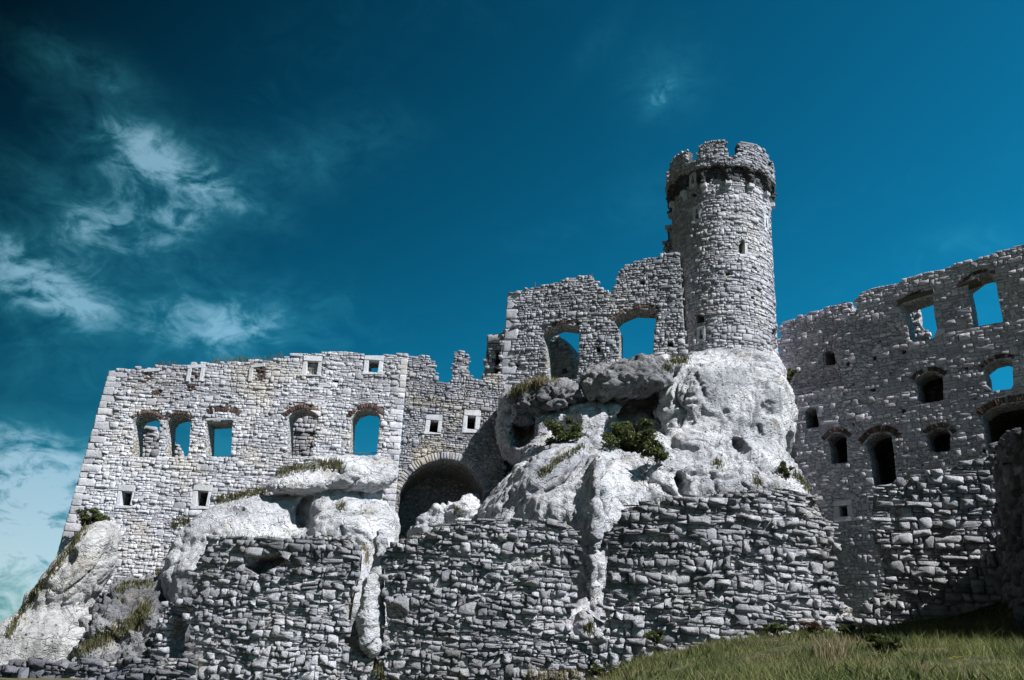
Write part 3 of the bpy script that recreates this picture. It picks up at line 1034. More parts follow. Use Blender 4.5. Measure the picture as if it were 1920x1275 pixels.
def surface_nets(f, lo, res):
    ins = f < 0
    c = [ins[i:ins.shape[0] - 1 + i, j:ins.shape[1] - 1 + j, k:ins.shape[2] - 1 + k] for i in (0, 1) for j in (0, 1) for k in (0, 1)]
    s = sum(x.astype(np.int8) for x in c)
    act = (s > 0) & (s < 8)
    I = np.argwhere(act)
    vid = -np.ones(act.shape, np.int64)
    vid[act] = np.arange(len(I))
    acc = np.zeros((len(I), 3)); cnt = np.zeros(len(I))
    for ax_ in range(3):
        o1, o2 = [a for a in range(3) if a != ax_]
        for a in (0, 1):
            for b in (0, 1):
                o = np.zeros(3, int); o[o1] = a; o[o2] = b
                e = o.copy(); e[ax_] = 1
                A = f[tuple((I + o).T)]; Bv = f[tuple((I + e).T)]
                m = (A < 0) != (Bv < 0)
                t = np.where(m, A / np.where(A - Bv == 0, 1, A - Bv), 0)
                pos = np.tile(o.astype(float), (len(I), 1)); pos[:, ax_] = t
                acc += pos * m[:, None]; cnt += m
    V = lo + (I + acc / np.maximum(cnt, 1)[:, None]) * res
    Q = []
    for ax_ in range(3):
        o1, o2 = [(1, 2), (2, 0), (0, 1)][ax_]
        sl0 = [slice(None)] * 3; sl1 = [slice(None)] * 3
        sl0[ax_] = slice(0, -1); sl1[ax_] = slice(1, None)
        A, Bv = ins[tuple(sl0)], ins[tuple(sl1)]
        E = np.argwhere(A != Bv)
        E = E[(E[:, o1] > 0) & (E[:, o2] > 0) & (E[:, o1] < f.shape[o1] - 1) & (E[:, o2] < f.shape[o2] - 1)]
        flip = A[tuple(E.T)]
        d1 = np.zeros(3, int); d1[o1] = 1
        d2 = np.zeros(3, int); d2[o2] = 1
        q = np.stack([vid[tuple((E - d1 - d2).T)], vid[tuple((E - d2).T)], vid[tuple(E.T)], vid[tuple((E - d1).T)]], -1)
        q[~flip] = q[~flip][:, ::-1]
        Q.append(q)
    return V, np.vstack(Q).astype(np.int32)

# ------------------------------------------------------------------ the castle
def plan_px(a, b, Ya, Yb, curve=0.0, ya=800, yb=800):
    A, B = pt(a, ya, Ya), pt(b, yb, Yb)
    return Plan([A[:2], B[:2]], curve)

# --- long pale palace wall on the left
PW = plan_px(150, 745, 40.0, 40.0)
W1_out = [(84, 1120), (205, 692), (255, 689), (300, 686), (350, 683), (420, 679), (455, 677), (500, 675), (540, 667), (580, 663), (625, 659),
          (680, 663), (715, 667), (750, 662), (766, 667), (748, 790), (737, 915), (735, 1120)]
op1 = [dict(px=[(248, 857), (251, 790), (258, 780), (275, 775), (292, 780), (300, 790), (297, 857)]),
       dict(px=[(310, 857), (313, 792), (320, 782), (337, 777), (352, 782), (358, 792), (353, 857)]),
       dict(px=[(386, 856), (388, 792), (436, 789), (433, 856)]),
       dict(px=[(538, 856), (540, 783), (550, 771), (568, 766), (586, 771), (595, 783), (585, 856)]),
       dict(px=[(655, 856), (659, 786), (668, 772), (685, 765), (702, 768), (713, 780), (706, 856)])]
ar1 = [dict(px=[(247, 788), (258, 779), (275, 774), (292, 779), (303, 788)], n=14, h=7),
       dict(px=[(309, 790), (320, 781), (337, 776), (352, 781), (361, 790)], n=14, h=6),
       dict(px=[(386, 781), (398, 774), (415, 771), (434, 773), (448, 780)], n=17, h=11),
       dict(px=[(536, 784), (549, 770), (568, 765), (587, 770), (597, 784)], n=16, h=9),
       dict(px=[(656, 784), (667, 771), (685, 764), (703, 767), (716, 779)], n=16, h=9)]
fr1 = [dict(outer=[(217, 954), (247, 954), (255, 909), (223, 909)], hole=[(225, 948), (244, 948), (249, 921), (229, 921)], depth=3.0, back=-.45),
       dict(outer=[(358, 955), (391, 955), (399, 909), (364, 909)], hole=[(367, 949), (386, 949), (391, 921), (371, 921)], depth=3.0, back=-.45),
       dict(outer=[(564, 706), (600, 706), (605, 669), (570, 669)], hole=[(574, 703), (594, 703), (598, 678), (577, 678)], infill=True, proud=.06),
       dict(outer=[(680, 703), (716, 703), (721, 667), (684, 667)], hole=[(689, 699), (708, 699), (711, 676), (692, 676)], proud=.06)]
W1 = build_wall('palace_wall', 'long sunlit pale rubble wall with five tall arched window openings', 'castle wall', PW, W1_out, .110, .25, .032,
                M['pale'], M['mortar'], 1.25, op1, ar1, fr1, seed=11,
                quoins=[((84, 1120), (204, 695), 1, 34, 30), ((736, 1000), (765, 670), -1, 30, 20)],
                holes_small=[(300, 735, 3, 4), (505, 745, 3, 3), (620, 890, 3, 3), (335, 905, 3, 3), (196, 1010, 3, 3), (470, 830, 2, 3), (455, 705, 3, 3), (630, 715, 3, 3)],
                zones=[[(482, 708), (484, 690), (498, 690), (496, 712)], [(268, 714), (272, 698), (284, 700), (282, 716)], [(352, 734), (354, 722), (366, 722), (364, 734)],
                       [(275, 740), (278, 732), (300, 734), (296, 742)]], tb=(.0, 1.0), chip=.012, joint=.011, fade=.45, var=.5, amp=.4)
for (a, b, w) in [((352, 716), (358, 690), 7), ((377, 716), (381, 690), 7), ((352, 689), (386, 686), 7), ((469, 716), (472, 690), 7), ((470, 688), (497, 685), 7),
                  ((270, 696), (300, 694), 6)]:
    bar(W1, PW, a, b, w, -.1, .10, M['dressed'], 'old_window_surround', .5)
bar(W1, PW, (386, 787), (437, 785), 5, -.4, .05, M['dressed'], 'window_lintel', .3)

_rb, _nb = random.Random(5), np.random.RandomState(5)
for _z in ([(352, 736), (353, 721), (367, 721), (366, 736)], [(272, 744), (274, 733), (302, 733), (300, 744)], [(480, 712), (482, 691), (500, 690), (499, 713)], [(266, 716), (270, 698), (283, 699), (281, 717)],
           [(356, 712), (360, 694), (374, 694), (374, 713)]):
    _p = PW.poly(_z); _p = _p if area(_p) > 0 else _p[::-1]
    _W, _ = stones_geo(courses(_p[:, 0].min(), _p[:, 0].max(), _p[:, 1].min(), _p[:, 1].max(), .085, .20, _rb), PW, _nb, .035, .012, .05, (.03, .12), outline=_p, chip=.2)
    place_stones(W1, _W, M['brick'], _nb, rest='brick_patch', singles=False)

# --- gate wall, set back from the palace wall
PG = plan_px(740, 935, 40.7, 41.2)
G_out = [(728, 1060), (752, 800), (763, 668), (790, 666), (804, 668), (817, 680), (819, 705), (824, 716), (838, 716), (846, 708), (848, 690), (850, 666), (858, 657),
         (868, 657), (879, 668), (880, 690), (886, 710), (905, 713), (912, 700), (945, 700), (948, 870), (940, 1060)]
arch_px = [(741, 950), (752, 915), (772, 886), (802, 867), (835, 860), (866, 866), (890, 884), (906, 912), (910, 950)]
G = build_wall('gate_wall', 'grey rubble wall with wide round gate arch and two small framed windows', 'castle wall', PG, G_out, .11, .21, .045, M['gate'], M['mortar'], 1.0,
               [dict(px=[(742, 1060)] + arch_px + [(910, 1060)])], [dict(px=arch_px, n=52, h=15, mat='gate', dep=.06)],
               [dict(outer=[(795, 815), (826, 815), (830, 778), (799, 778)], hole=[(804, 811), (819, 811), (822, 788), (807, 788)], depth=2.5),
                dict(outer=[(866, 812), (898, 812), (902, 769), (870, 769)], hole=[(875, 805), (890, 805), (892, 780), (877, 780)], depth=2.5)], seed=12)
# vaulted passage behind the arch
al = PG.poly([(742, 1100)] + arch_px + [(910, 1100)])
ca = al.mean(0)
tube(G, PG, al, -.97, -4.2, M['fill'], 'gate_passage', 1.03)

# --- thin dark wall stub between gate and keep
PS = plan_px(900, 950, 43.0, 42.4)
build_wall('wall_stub', 'narrow dark upright wall stub squeezed between gate wall and keep', 'castle wall', PS,
           [(900, 740), (906, 690), (909, 660), (912, 633), (925, 627), (950, 618), (950, 760), (900, 760)], .2, .36, .06, M['keep'], M['mortar_dark'], 1.2,
           [dict(px=[(926, 715), (931, 660), (939, 658), (936, 715)], depth=2.0)], seed=13)

# --- keep wall left of the tower
PK = plan_px(940, 1262, 42.2, 39.6)
K_out = [(918, 960), (930, 760), (938, 640), (948, 600), (953, 549), (975, 544), (1010, 538), (1050, 527), (1090, 518), (1110, 516), (1120, 526), (1133, 545), (1150, 548),
         (1153, 530), (1156, 515), (1165, 501), (1190, 492), (1215, 485), (1240, 478), (1275, 470), (1290, 700), (1270, 820), (980, 900)]
aL = [(1016, 630), (1028, 616), (1048, 608), (1068, 606), (1088, 611)]
aM = [(1150, 603), (1164, 590), (1188, 580), (1212, 576), (1233, 583)]
K = build_wall('keep_wall', 'grey rubble keep wall left of the tower with two broken arched windows', 'castle wall', PK, K_out, .128, .26, .05, M['keep'], M['fill'], 1.1,
               [dict(px=[(1028, 712), (1024, 650), (1017, 629), (1030, 616), (1050, 608), (1086, 612), (1086, 640), (1081, 712)]),
                dict(px=[(1160, 690), (1162, 620), (1151, 602), (1165, 590), (1190, 580), (1232, 582), (1227, 620), (1222, 690)])],
               [dict(px=aL, n=18, h=7, dep=.02), dict(px=aM, n=20, h=7, dep=.02)], seed=14,
               quoins=[((922, 900), (952, 552), 1, 20, 26)], holes_small=[(1122, 655, 4, 5), (1257, 645, 5, 5), (970, 685, 3, 3), (1205, 530, 4, 4)])
P_ = plan_px(1133, 1152, 40.2, 40.1)

# --- walls standing behind the openings
def inner(label, a, b, Ya, Yb, outl, seed, mat='pale', ops=(), core='mortar'):
    return build_wall('inner_wall', label, 'castle wall', plan_px(a, b, Ya, Yb), outl, .2, .36, .06, M[mat], M[core], .7, ops, seed=seed, singles=True)
inner('ruined inner wall seen through the leftmost arched window of the pale wall', 262, 345, 45.6, 45.2,
      [(262, 900), (266, 800), (275, 797), (285, 797), (293, 806), (298, 820), (310, 822), (318, 815), (322, 830), (335, 838), (345, 900)], 21, 'gate')
inner('plain inner wall filling the fourth arched window of the pale wall', 535, 615, 45.2, 44.9,
      [(530, 900), (532, 770), (585, 760), (600, 770), (612, 900)], 22, 'gate')
inner('sunlit ruined inner wall seen through the left keep window', 1025, 1084, 47.5, 46,
      [(1020, 760), (1026, 650), (1034, 632), (1050, 629), (1062, 640), (1074, 655), (1080, 690), (1082, 760)], 23, 'pale',
      [dict(px=[(1054, 710), (1056, 690), (1060, 686), (1064, 695), (1063, 710)], depth=1.5)])

# --- round tower
azL, azR = [math.atan2(ray(x, 560)[0], ray(x, 560)[1]) for x in (1263, 1451)]
az = (azL + azR) / 2
TD = 43.2
TC = np.array([math.sin(az) * TD, math.cos(az) * TD])
TR = TD * math.sin((azR - azL) / 2)
def circ(R, n=73):
    # from the left side round the front to the right, plus beyond: full circle starting at the back
    back = math.atan2(TC[0], TC[1])
    th = np.linspace(0, 2 * math.pi, n)
    a = back + th                                     # bearing from the centre, 0 = directly behind
    # going left -> front -> right means bearing decreasing
    a = back - th
    return np.stack([TC[0] + R * np.sin(a), TC[1] + R * np.cos(a)], -1)
class Cyl(Plan):
    def __init__(s, R):
        super().__init__(circ(R)); s.R = R
        d = s.p[:, :] - TC
        s.nrm = d / np.linalg.norm(d, axis=1)[:, None]
    def uv(s, px, py):
        r = ray(px, py); d2 = r[:2]
        a = d2.dot(d2); b = -2 * d2.dot(TC); c = TC.dot(TC) - s.R ** 2
        disc = max(b * b - 4 * a * c, 0)
        t = (-b - math.sqrt(disc)) / (2 * a)
        h = d2 * t - TC
        ang = math.atan2(h[0], h[1]); back = math.atan2(TC[0], TC[1])
        u = (back - ang) % (2 * math.pi)
        return np.array([u * s.R, CAM[2] + r[2] * t])
CT = Cyl(TR)
UL = 2 * math.pi * TR
axis_x = 1357
z_bot = CT.uv(1365, 760)[1]
z_arch = 0
RP = TR * 1.115
CP = Cyl(RP)
z_corb = CP.uv(1350, 334)[1]; z_arch = CP.uv(1352, 307)[1]
z_cren = CP.uv(1350, 291)[1]
z_top = CP.uv(1336, 266)[1]
T = new_root('round_tower', (TC[0], TC[1], z_bot), 'tall round rubble tower with crenellated overhanging top', 'tower')
rngT = random.Random(31); nrT = np.random.RandomState(31)
texcl = []
frT = [([(1299, 417), (1314, 417), (1315, 388), (1301, 388)], (1306, 402)), ([(1308, 642), (1323, 642), (1322, 614), (1307, 614)], (1315, 628)),
       ([(1293, 350), (1305, 350), (1306, 324), (1295, 324)], (1299, 337)), ([(1432, 432), (1437, 432), (1438, 406), (1434, 406)], (1435, 420))]
for o, cxy in frT:
    q = CT.poly(o)
    if area(q) < 0: q = q[::-1]
    c = q.mean(0); hw = (q[:, 0].max() - q[:, 0].min()) / 2; hh = (q[:, 1].max() - q[:, 1].min()) / 2
    # key-hole loop in a pale slab: four slabs leave the slot open
    sw = hw * .26
    def RQ(a, b, c_, d_): return np.array([[c[0] + a * hw, c[1] + b * hh], [c[0] + c_ * hw, c[1] + b * hh], [c[0] + c_ * hw, c[1] + d_ * hh], [c[0] + a * hw, c[1] + d_ * hh]])
    tn = rngT.uniform(.4, .8)
    block(T, CT, RQ(-1, -.52, -.44, .62), -.3, .06, M['dressed'], 'loophole_jamb', tn, .012)
    block(T, CT, RQ(.44, -.52, 1, .62), -.3, .063, M['dressed'], 'loophole_jamb', tn, .012)
    block(T, CT, RQ(-1, -1, 1, -.53), -.3, .066, M['dressed'], 'loophole_sill', tn, .012)
    block(T, CT, RQ(-1, .63, 1, 1), -.3, .066, M['dressed'], 'loophole_lintel', tn, .012)
    block(T, CT, RQ(-.43, .0, -.2, .62), -.3, .058, M['dressed'], 'loophole_cheek', tn, .006)
    block(T, CT, RQ(.2, .0, .43, .62), -.3, .058, M['dressed'], 'loophole_cheek', tn, .006)
    texcl.append(q)
thl = [q * 1 for q in texcl]
tholes = [q.mean(0) + (q - q.mean(0)) * .96 for q in texcl]
# slit window with fan of thin stones above, sockets
slit = CT.poly([(1386, 480), (1398, 480), (1396, 456), (1391, 453), (1385, 456)])
slit = slit if area(slit) > 0 else slit[::-1]
texcl.append(slit); tholes.append(slit)
block(T, CT, CT.poly([(1386, 482), (1400, 482), (1400, 477), (1386, 477)])[[0, 1, 2, 3]], -.2, .07, M['dressed'], 'window_sill', .7, .01)
block(T, CT, CT.poly([(1396, 477), (1401, 477), (1400, 457), (1395, 457)]), -.3, .06, M['dressed'], 'window_jamb', .8, .01)
fan, _ring = voussoirs(CT, [(1382, 459), (1387, 453), (1393, 450), (1400, 453), (1404, 459)], 11, 9)
Wf, _ = stones_geo(fan, CT, nrT, .06, .012, .03, (.04, .1))
place_stones(T, Wf, M['tower'], nrT, rest='stone_arch', singles=False)
for k in range(0, len(fan), 2):
    b = fan[k:k + 2]
    pl = np.vstack([b[:, 0], b[-1:, 1], b[-1:, 2], b[::-1, 3]])
    texcl.append(pl if area(pl) > 0 else pl[::-1])
for (x, y, w, h) in [(1313, 598, 7, 7), (1379, 379, 3, 3), (1302, 366, 4, 3), (1365, 514, 4, 3), (1310, 522, 3, 3), (1273, 506, 4, 5), (1365, 650, 4, 3), (1410, 558, 3, 3),
                     (1367, 550, 2, 2), (1354, 393, 2, 2), (1389, 436, 2, 2), (1278, 553, 4, 4)]:
    q = CT.poly([(x - w, y + h), (x + w, y + h), (x + w, y - h), (x - w, y - h)])
    q = q if area(q) > 0 else q[::-1]
    texcl.append(q); tholes.append(q)
q = CT.poly([(1447, 655), (1456, 655), (1455, 615), (1447, 618)])
q = q if area(q) > 0 else q[::-1]
texcl.append(q); tholes.append(q)
ub, ue = UL * .18, UL * .82
out_sh = np.array([[ub, z_bot - 2.0], [ue, z_bot - 2.0], [ue, z_cren], [ub, z_cren]])
cq = courses(ub, ue, z_bot - 2.0, z_cren, .118, .24, rngT, .38, .14, .12, .45)
W, _ = stones_geo(cq, CT, nrT, .042, .013, .09, outline=out_sh, excl=texcl, chip=.008)
tT = np.clip(nrT.normal(.5, .27, len(W)), 0, 1) * (1 - .85 * smooth(W.mean(1)[:, 2], z_corb - .15, z_corb + .15))  # tone darkens under the arches, painting the overhang's shade
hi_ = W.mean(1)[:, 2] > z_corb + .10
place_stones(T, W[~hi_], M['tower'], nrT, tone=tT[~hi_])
place_stones(T, W[hi_], M['shade_stain'], nrT, rest='shade_stained_stones', singles=False)  # soffit shade painted onto the shaft stones
core_mesh(T, CT, out_sh, tholes, TR * .45, M['fill'], d0=-.015, cut=.3, name='shaft_core')
bk = np.array([[0, z_bot - 2], [ub + .01, z_bot - 2], [ub + .01, z_cren], [0, z_cren]])
core_mesh(T, CT, bk, [], TR * .45, M['mortar_dark'], d0=-.02, cut=.3, name='shaft_back')
core_mesh(T, CT, bk + np.array([ue - .01, 0]), [], TR * .45, M['mortar_dark'], d0=-.02, cut=.3, name='shaft_back')
# parapet: scalloped lower edge on corbels, five merlons round the front
ULP = 2 * math.pi * RP
def up_(px, py): return CP.uv(px, py)[0]
corbs_u = []
uc = [up_(x, 350) for x in (1272, 1287, 1316, 1366, 1409)]
step = (uc[4] - uc[2]) / 2
u_mid = uc[3]
corbs_u = [u_mid + step * k for k in range(-5, 6)]
ua, ub2 = corbs_u[0], corbs_u[-1]
merl = [((1240, 1262), None)]
# merlon/crenel edges in u, from the photograph's front ones
m_edges = [(up_(1308, 280), up_(1364, 280)), (up_(1383, 285), up_(1383, 285) + (up_(1364, 280) - up_(1308, 280)) * 1.45)]
mw = m_edges[0][1] - m_edges[0][0]
gap = m_edges[1][0] - m_edges[0][1]
top = []
u = m_edges[0][0] - gap * 1.15
left_m = []
while u > ua:
    left_m.append((u - mw * 1.1, u)); u -= mw * 1.1 + gap * 1.3
right_m = [(m_edges[1][0], m_edges[1][1])]
u = m_edges[1][1] + gap
while u < ub2:
    right_m.append((u, u + mw)); u += mw + gap
merls = sorted(left_m + [m_edges[0]] + right_m)
def ptop(u):
    for a, b in merls:
        if a <= u <= b: return True
    return False
parap = []
for (a, b) in merls:
    a2, b2 = max(a, ua), min(b, ub2)
    if b2 <= a2 + .1: continue
    parap += [(a2, z_cren), (a2 + .02, z_top - .03), ((a2 + b2) / 2, z_top + .05), (b2 - .02, z_top - .02), (b2, z_cren)]
zs = z_corb                   # springing of the little arches
za = z_arch
low_e = []
for i in range(len(corbs_u) - 1):
    a, b = corbs_u[i], corbs_u[i + 1]
    g_ = .11
    low_e.append((a, zs - .12)); low_e.append((a + g_, zs - .12))
    for t in np.linspace(.06, .94, 9):
        th_ = math.pi * (1 - t)
        low_e.append(((a + b) / 2 + math.cos(th_) * ((b - a) / 2 - g_), zs + math.sin(th_) * (za - zs)))
    low_e.append((b - g_, zs - .12))
low_e.append((corbs_u[-1], zs - .12))
par_out = np.array(low_e + parap[::-1])
z_mid = z_cren - .05
cqp = courses(ua, ub2, zs - .12, z_top + .05, .11, .22, rngT, .25, .14, .08)
arcs_ex = []
for i in range(len(corbs_u) - 1):
    e_ = np.array(low_e[i * 11 + 1:i * 11 + 12])
    e_ = np.vstack([e_, [[e_[-1, 0], zs - .6], [e_[0, 0], zs - .6]]])
    arcs_ex.append(e_ if area(e_) > 0 else e_[::-1])
W, _ = stones_geo(cqp, CP, nrT, .05, .016, .08, outline=par_out, excl=arcs_ex)
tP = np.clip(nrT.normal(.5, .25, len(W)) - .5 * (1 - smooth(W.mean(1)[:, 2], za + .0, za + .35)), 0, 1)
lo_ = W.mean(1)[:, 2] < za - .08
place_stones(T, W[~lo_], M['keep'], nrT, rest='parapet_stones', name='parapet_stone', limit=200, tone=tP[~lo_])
place_stones(T, W[lo_], M['shade_stain'], nrT, rest='shade_stained_stones', singles=False)  # black lower edge: weathering plus painted soffit shade
core_mesh(T, CP, offset_poly(par_out, .03), [], .5, M['mortar_dark'], cut=.3, name='parapet_core')
for cu in corbs_u:                  # stepped stone corbels
    uS = cu / RP * TR
    def CQ(w, a, b): return np.array([[uS - w, a], [uS + w, a], [uS + w, b], [uS - w, b]])
    cb = block(T, CT, CQ(.15, zs - .62, zs - .36), -.2, TR * .05, M['dressed'], 'corbel', .35, .03)
    block(T, CT, CQ(.155, zs - .358, zs - .12), -.2, TR * .125, M['dressed'], 'corbel', .45, .04)
# broken stub of wall clinging to the tower's left flank
PB = plan_px(1243, 1275, 43.4, 43.2)
build_wall('wall_stub', 'ragged broken masonry stub clinging to the left side of the tower', 'castle wall', PB,
           [(1246, 520), (1248, 470), (1243, 462), (1244, 452), (1250, 448), (1249, 438), (1250, 425), (1256, 420), (1275, 418), (1275, 520)], .2, .3, .08, M['keep'], M['mortar_dark'], .8, seed=33)

# --- tall shaded wing on the right
yh = lambda x: 1262 + (x - 960) * 282 / 4021.
dirR = ray(-1045, yh(-1045))[:2]; dirR /= np.linalg.norm(dirR)
A0 = pt(1700, 700, 36.5)[:2]
def alongR(px, off=0.0):
    r = ray(px, 800)[:2]
    n = np.array([dirR[1], -dirR[0]])
    if n.dot(-A0) < 0: n = -n
    a = A0 + n * (-off)
    Mx = np.array([[r[0], -dirR[0]], [r[1], -dirR[1]]])
    t = np.linalg.solve(Mx, a)[0]
    return r * t
PA = Plan([alongR(1465, 1.0), alongR(1600, 1.0)])
build_wall('wing_wall', 'recessed strip of the shaded wing wall, beside the tower rock, with one square window', 'castle wall', PA,
           [(1440, 965), (1462, 618), (1470, 603), (1490, 596), (1520, 587), (1540, 580), (1562, 571), (1580, 563), (1593, 564), (1600, 568), (1600, 752), (1575, 756), (1501, 764), (1501, 965)],
           .16, .32, .045, M['ashlar'], M['plaster'], 1.0,
           [dict(px=[(1549, 687), (1547, 660), (1564, 655), (1567, 683)], depth=1.8)], seed=41, joint=.016, jit=.04, merge=.05)
for _q in ([(1491, 730), (1546, 721), (1544, 623), (1490, 634)], [(1546.5, 721), (1578, 715), (1576, 688), (1546, 693)]):
    block(bpy.data.objects['wing_wall'], PA, PA.poly(_q), -.2, .075, M['plaster'], 'plaster_panel', .6, .03)
PR = Plan([alongR(1485), alongR(2010)])
R_out = [(1610, 1260), (1490, 1260), (1492, 960), (1492, 900), (1492, 742), (1578, 722), (1563, 602), (1596, 592), (1603, 578), (1607, 549), (1660, 534), (1700, 522), (1750, 508),
         (1800, 493), (1860, 475), (1920, 456), (2000, 432), (2010, 1150)]
opR = [dict(px=[(1707, 642), (1701, 600), (1693, 572), (1748, 553), (1752, 590), (1760, 632)]),
       dict(px=[(1826, 613), (1820, 570), (1813, 535), (1838, 516), (1855, 512), (1867, 526), (1872, 560), (1881, 603)]),
       dict(px=[(1723, 757), (1720, 725), (1716, 712), (1730, 701), (1750, 696), (1768, 705), (1769, 751)], depth=1.9),
       dict(px=[(1852, 735), (1848, 700), (1844, 690), (1860, 677), (1880, 672), (1898, 676), (1900, 728)]),
       dict(px=[(1858, 880), (1848, 820), (1842, 780), (1860, 765), (1890, 757), (1940, 750), (1950, 860)], depth=3.5),
       dict(px=[(1512, 804), (1509, 772), (1518, 764), (1530, 766), (1536, 800)], depth=2.5),
       dict(px=[(1559, 870), (1556, 838), (1550, 822), (1562, 812), (1578, 810), (1587, 820), (1589, 867)], depth=2.5),
       dict(px=[(1640, 912), (1632, 860), (1623, 830), (1636, 815), (1655, 809), (1671, 815), (1676, 845), (1681, 905)], depth=3.0),
       dict(px=[(1745, 850), (1737, 815), (1751, 804), (1774, 803), (1782, 814), (1781, 845)], depth=2.2)]
arR = [dict(px=[(1686, 573), (1700, 560), (1720, 551), (1740, 547)], n=14, h=6, dep=.03), dict(px=[(1802, 536), (1820, 519), (1845, 509), (1864, 514)], n=15, h=7, dep=.03),
       dict(px=[(1713, 714), (1728, 700), (1750, 694), (1771, 705)], n=16, h=9), dict(px=[(1841, 692), (1858, 677), (1880, 670), (1900, 675)], n=16, h=9),
       dict(px=[(1839, 782), (1858, 764), (1890, 755), (1945, 748)], n=24, h=13), dict(px=[(1546, 826), (1558, 812), (1576, 808), (1591, 821)], n=14, h=9),
       dict(px=[(1617, 833), (1633, 814), (1655, 807), (1674, 813), (1681, 822)], n=20, h=12), dict(px=[(1733, 818), (1750, 803), (1775, 801), (1786, 814)], n=16, h=9)]
RW = build_wall('wing_wall', 'tall shaded grey wing wall at the right with brick-arched windows on three levels', 'castle wall', PR, R_out, .14, .29, .024, M['ashlar'], M['plaster'], 1.1,
                opR, arR, [dict(outer=[(1564, 980), (1600, 976), (1597, 936), (1562, 940)], hole=[(1575, 970), (1589, 968), (1588, 947), (1573, 949)], depth=2.0, proud=.016)], seed=42,
                joint=.018, jit=.05, merge=.08, cham=(.06, .22), frame_mat='ashlar', recess=M['mortar_dark'], thin=[[(1566, 605), (1690, 600), (1700, 680), (1640, 760), (1580, 760)], [(1500, 745), (1580, 740), (1640, 800), (1600, 1100), (1560, 1120)], [(1680, 850), (1840, 800), (1840, 860), (1690, 900)]],  # dark recess lining paints the shade inside the openings
                lintels=[((1683, 568), (1752, 546), 8), ((1796, 537), (1836, 525), 7)],
                holes_small=[(1590, 682, 3, 4), (1640, 672, 3, 4), (1695, 660, 4, 4), (1637, 731, 5, 3), (1741, 648, 4, 4), (1694, 771, 4, 4), (1800, 635, 4, 4), (1866, 616, 4, 4), (1827, 745, 3, 4),
                             (1632, 790, 3, 3), (1600, 796, 2, 3), (1606, 908, 4, 3), (1688, 882, 3, 2), (1730, 872, 2, 2), (1723, 815, 2, 2), (1845, 845, 3, 4), (1650, 640, 2, 2), (1812, 690, 3, 3),
                             (1600, 720, 2, 2), (1760, 560, 2, 2), (1670, 700, 2, 2)])
# fragment seen through the upper left wing window
build_wall('inner_wall', 'broken sunlit wall fragment seen through the upper left wing window', 'castle wall', Plan([alongR(1690, 3.2), alongR(1770, 3.2)]),
           [(1690, 680), (1692, 565), (1715, 560), (1722, 570), (1726, 585), (1727, 605), (1740, 622), (1750, 640), (1752, 680)], .2, .36, .06, M['pale'], M['mortar'], .6, seed=43)

# --- ruined front walls
PF1 = plan_px(350, 700, 28.2, 27.6, .35, 1150, 1150)
F1_out = [(376, 1300), (376, 1228), (362, 1216), (350, 1160), (355, 1123), (358, 1070), (376, 1052), (384, 1018), (405, 1007), (430, 1004), (480, 1007), (530, 1008), (543, 1005), (576, 1000),
          (619, 998), (658, 1005), (670, 1016), (681, 1032), (678, 1070), (663, 1123), (656, 1177), (650, 1212), (690, 1232), (706, 1236), (706, 1300)]
kw = dict(amp=.7, split=.12, merge=.10, var=.6, joint=.012, jit=.13, chip=.035, rough=.42, cut=.8, cham=(.02, .26), fade=.28, core_d=.028)
build_wall('ruined_front_wall', 'ruined grey rubble wall with rounded top, leftmost large piece of the front row', 'ruined wall', PF1, F1_out, .112, .28, .085, M['front'], M['fill'], 1.1,
           [dict(px=[(458, 1062), (474, 1046), (532, 1040), (534, 1052), (515, 1066), (485, 1080)], depth=1.15)], seed=51, **kw)
PF2 = plan_px(706, 1100, 27.6, 27.4, .45, 1150, 1150)
F2_out = [(706, 1300), (706, 1236), (724, 1215), (724, 1194), (719, 1135), (716, 1118), (718, 1076), (720, 1038), (730, 1026), (758, 1013), (784, 1003), (808, 988), (828, 982), (858, 981), (890, 978),
          (914, 972), (946, 976), (978, 974), (1022, 971), (1058, 975), (1076, 985), (1087, 1002), (1088, 1047), (1080, 1076), (1076, 1135), (1074, 1195), (1105, 1204), (1115, 1300)]
build_wall('ruined_front_wall', 'ruined grey rubble wall in the middle of the front row, below the gate arch', 'ruined wall', PF2, F2_out, .112, .28, .09, M['front'], M['fill'], 1.1,
           [], seed=52, zones=[[(930, 1052), (950, 1040), (1010, 1042), (1040, 1050), (990, 1062)], [(716, 1150), (722, 1132), (760, 1136), (745, 1165)]], **kw)
PF3 = plan_px(1105, 1605, 27.4, 26.8, .6, 1100, 1100)
F3_out = [(1110, 1300), (1105, 1204), (1132, 1160), (1125, 1128), (1130, 1097), (1134, 1053), (1135, 998), (1158, 970), (1167, 950), (1204, 942), (1253, 933), (1297, 931), (1337, 926), (1390, 920), (1439, 914),
          (1483, 919), (1514, 926), (1535, 945), (1545, 967), (1563, 976), (1566, 995), (1569, 1029), (1566, 1066), (1579, 1097), (1563, 1118), (1602, 1137), (1602, 1200), (1300, 1240)]
build_wall('ruined_front_wall', 'widest ruined rubble wall of the front row, below the tower rock on the grass bank', 'ruined wall', PF3, F3_out, .130, .33, .09, M['front'], M['fill'], 1.1,
           [], seed=53, zones=[[(1205, 1020), (1215, 1000), (1245, 1002), (1240, 1022)]], tb=(.15, 1.0), **kw)
PF4 = Plan([pt(1598, 1050, 28.4)[:2], pt(1905, 1050, 26.6)[:2]])
F4_out = [(1602, 1215), (1602, 1143), (1649, 1109), (1654, 1083), (1646, 1046), (1631, 1009), (1631, 949), (1633, 912), (1683, 897), (1724, 889), (1780, 873), (1835, 856), (1867, 846), (1905, 836), (1905, 1215)]
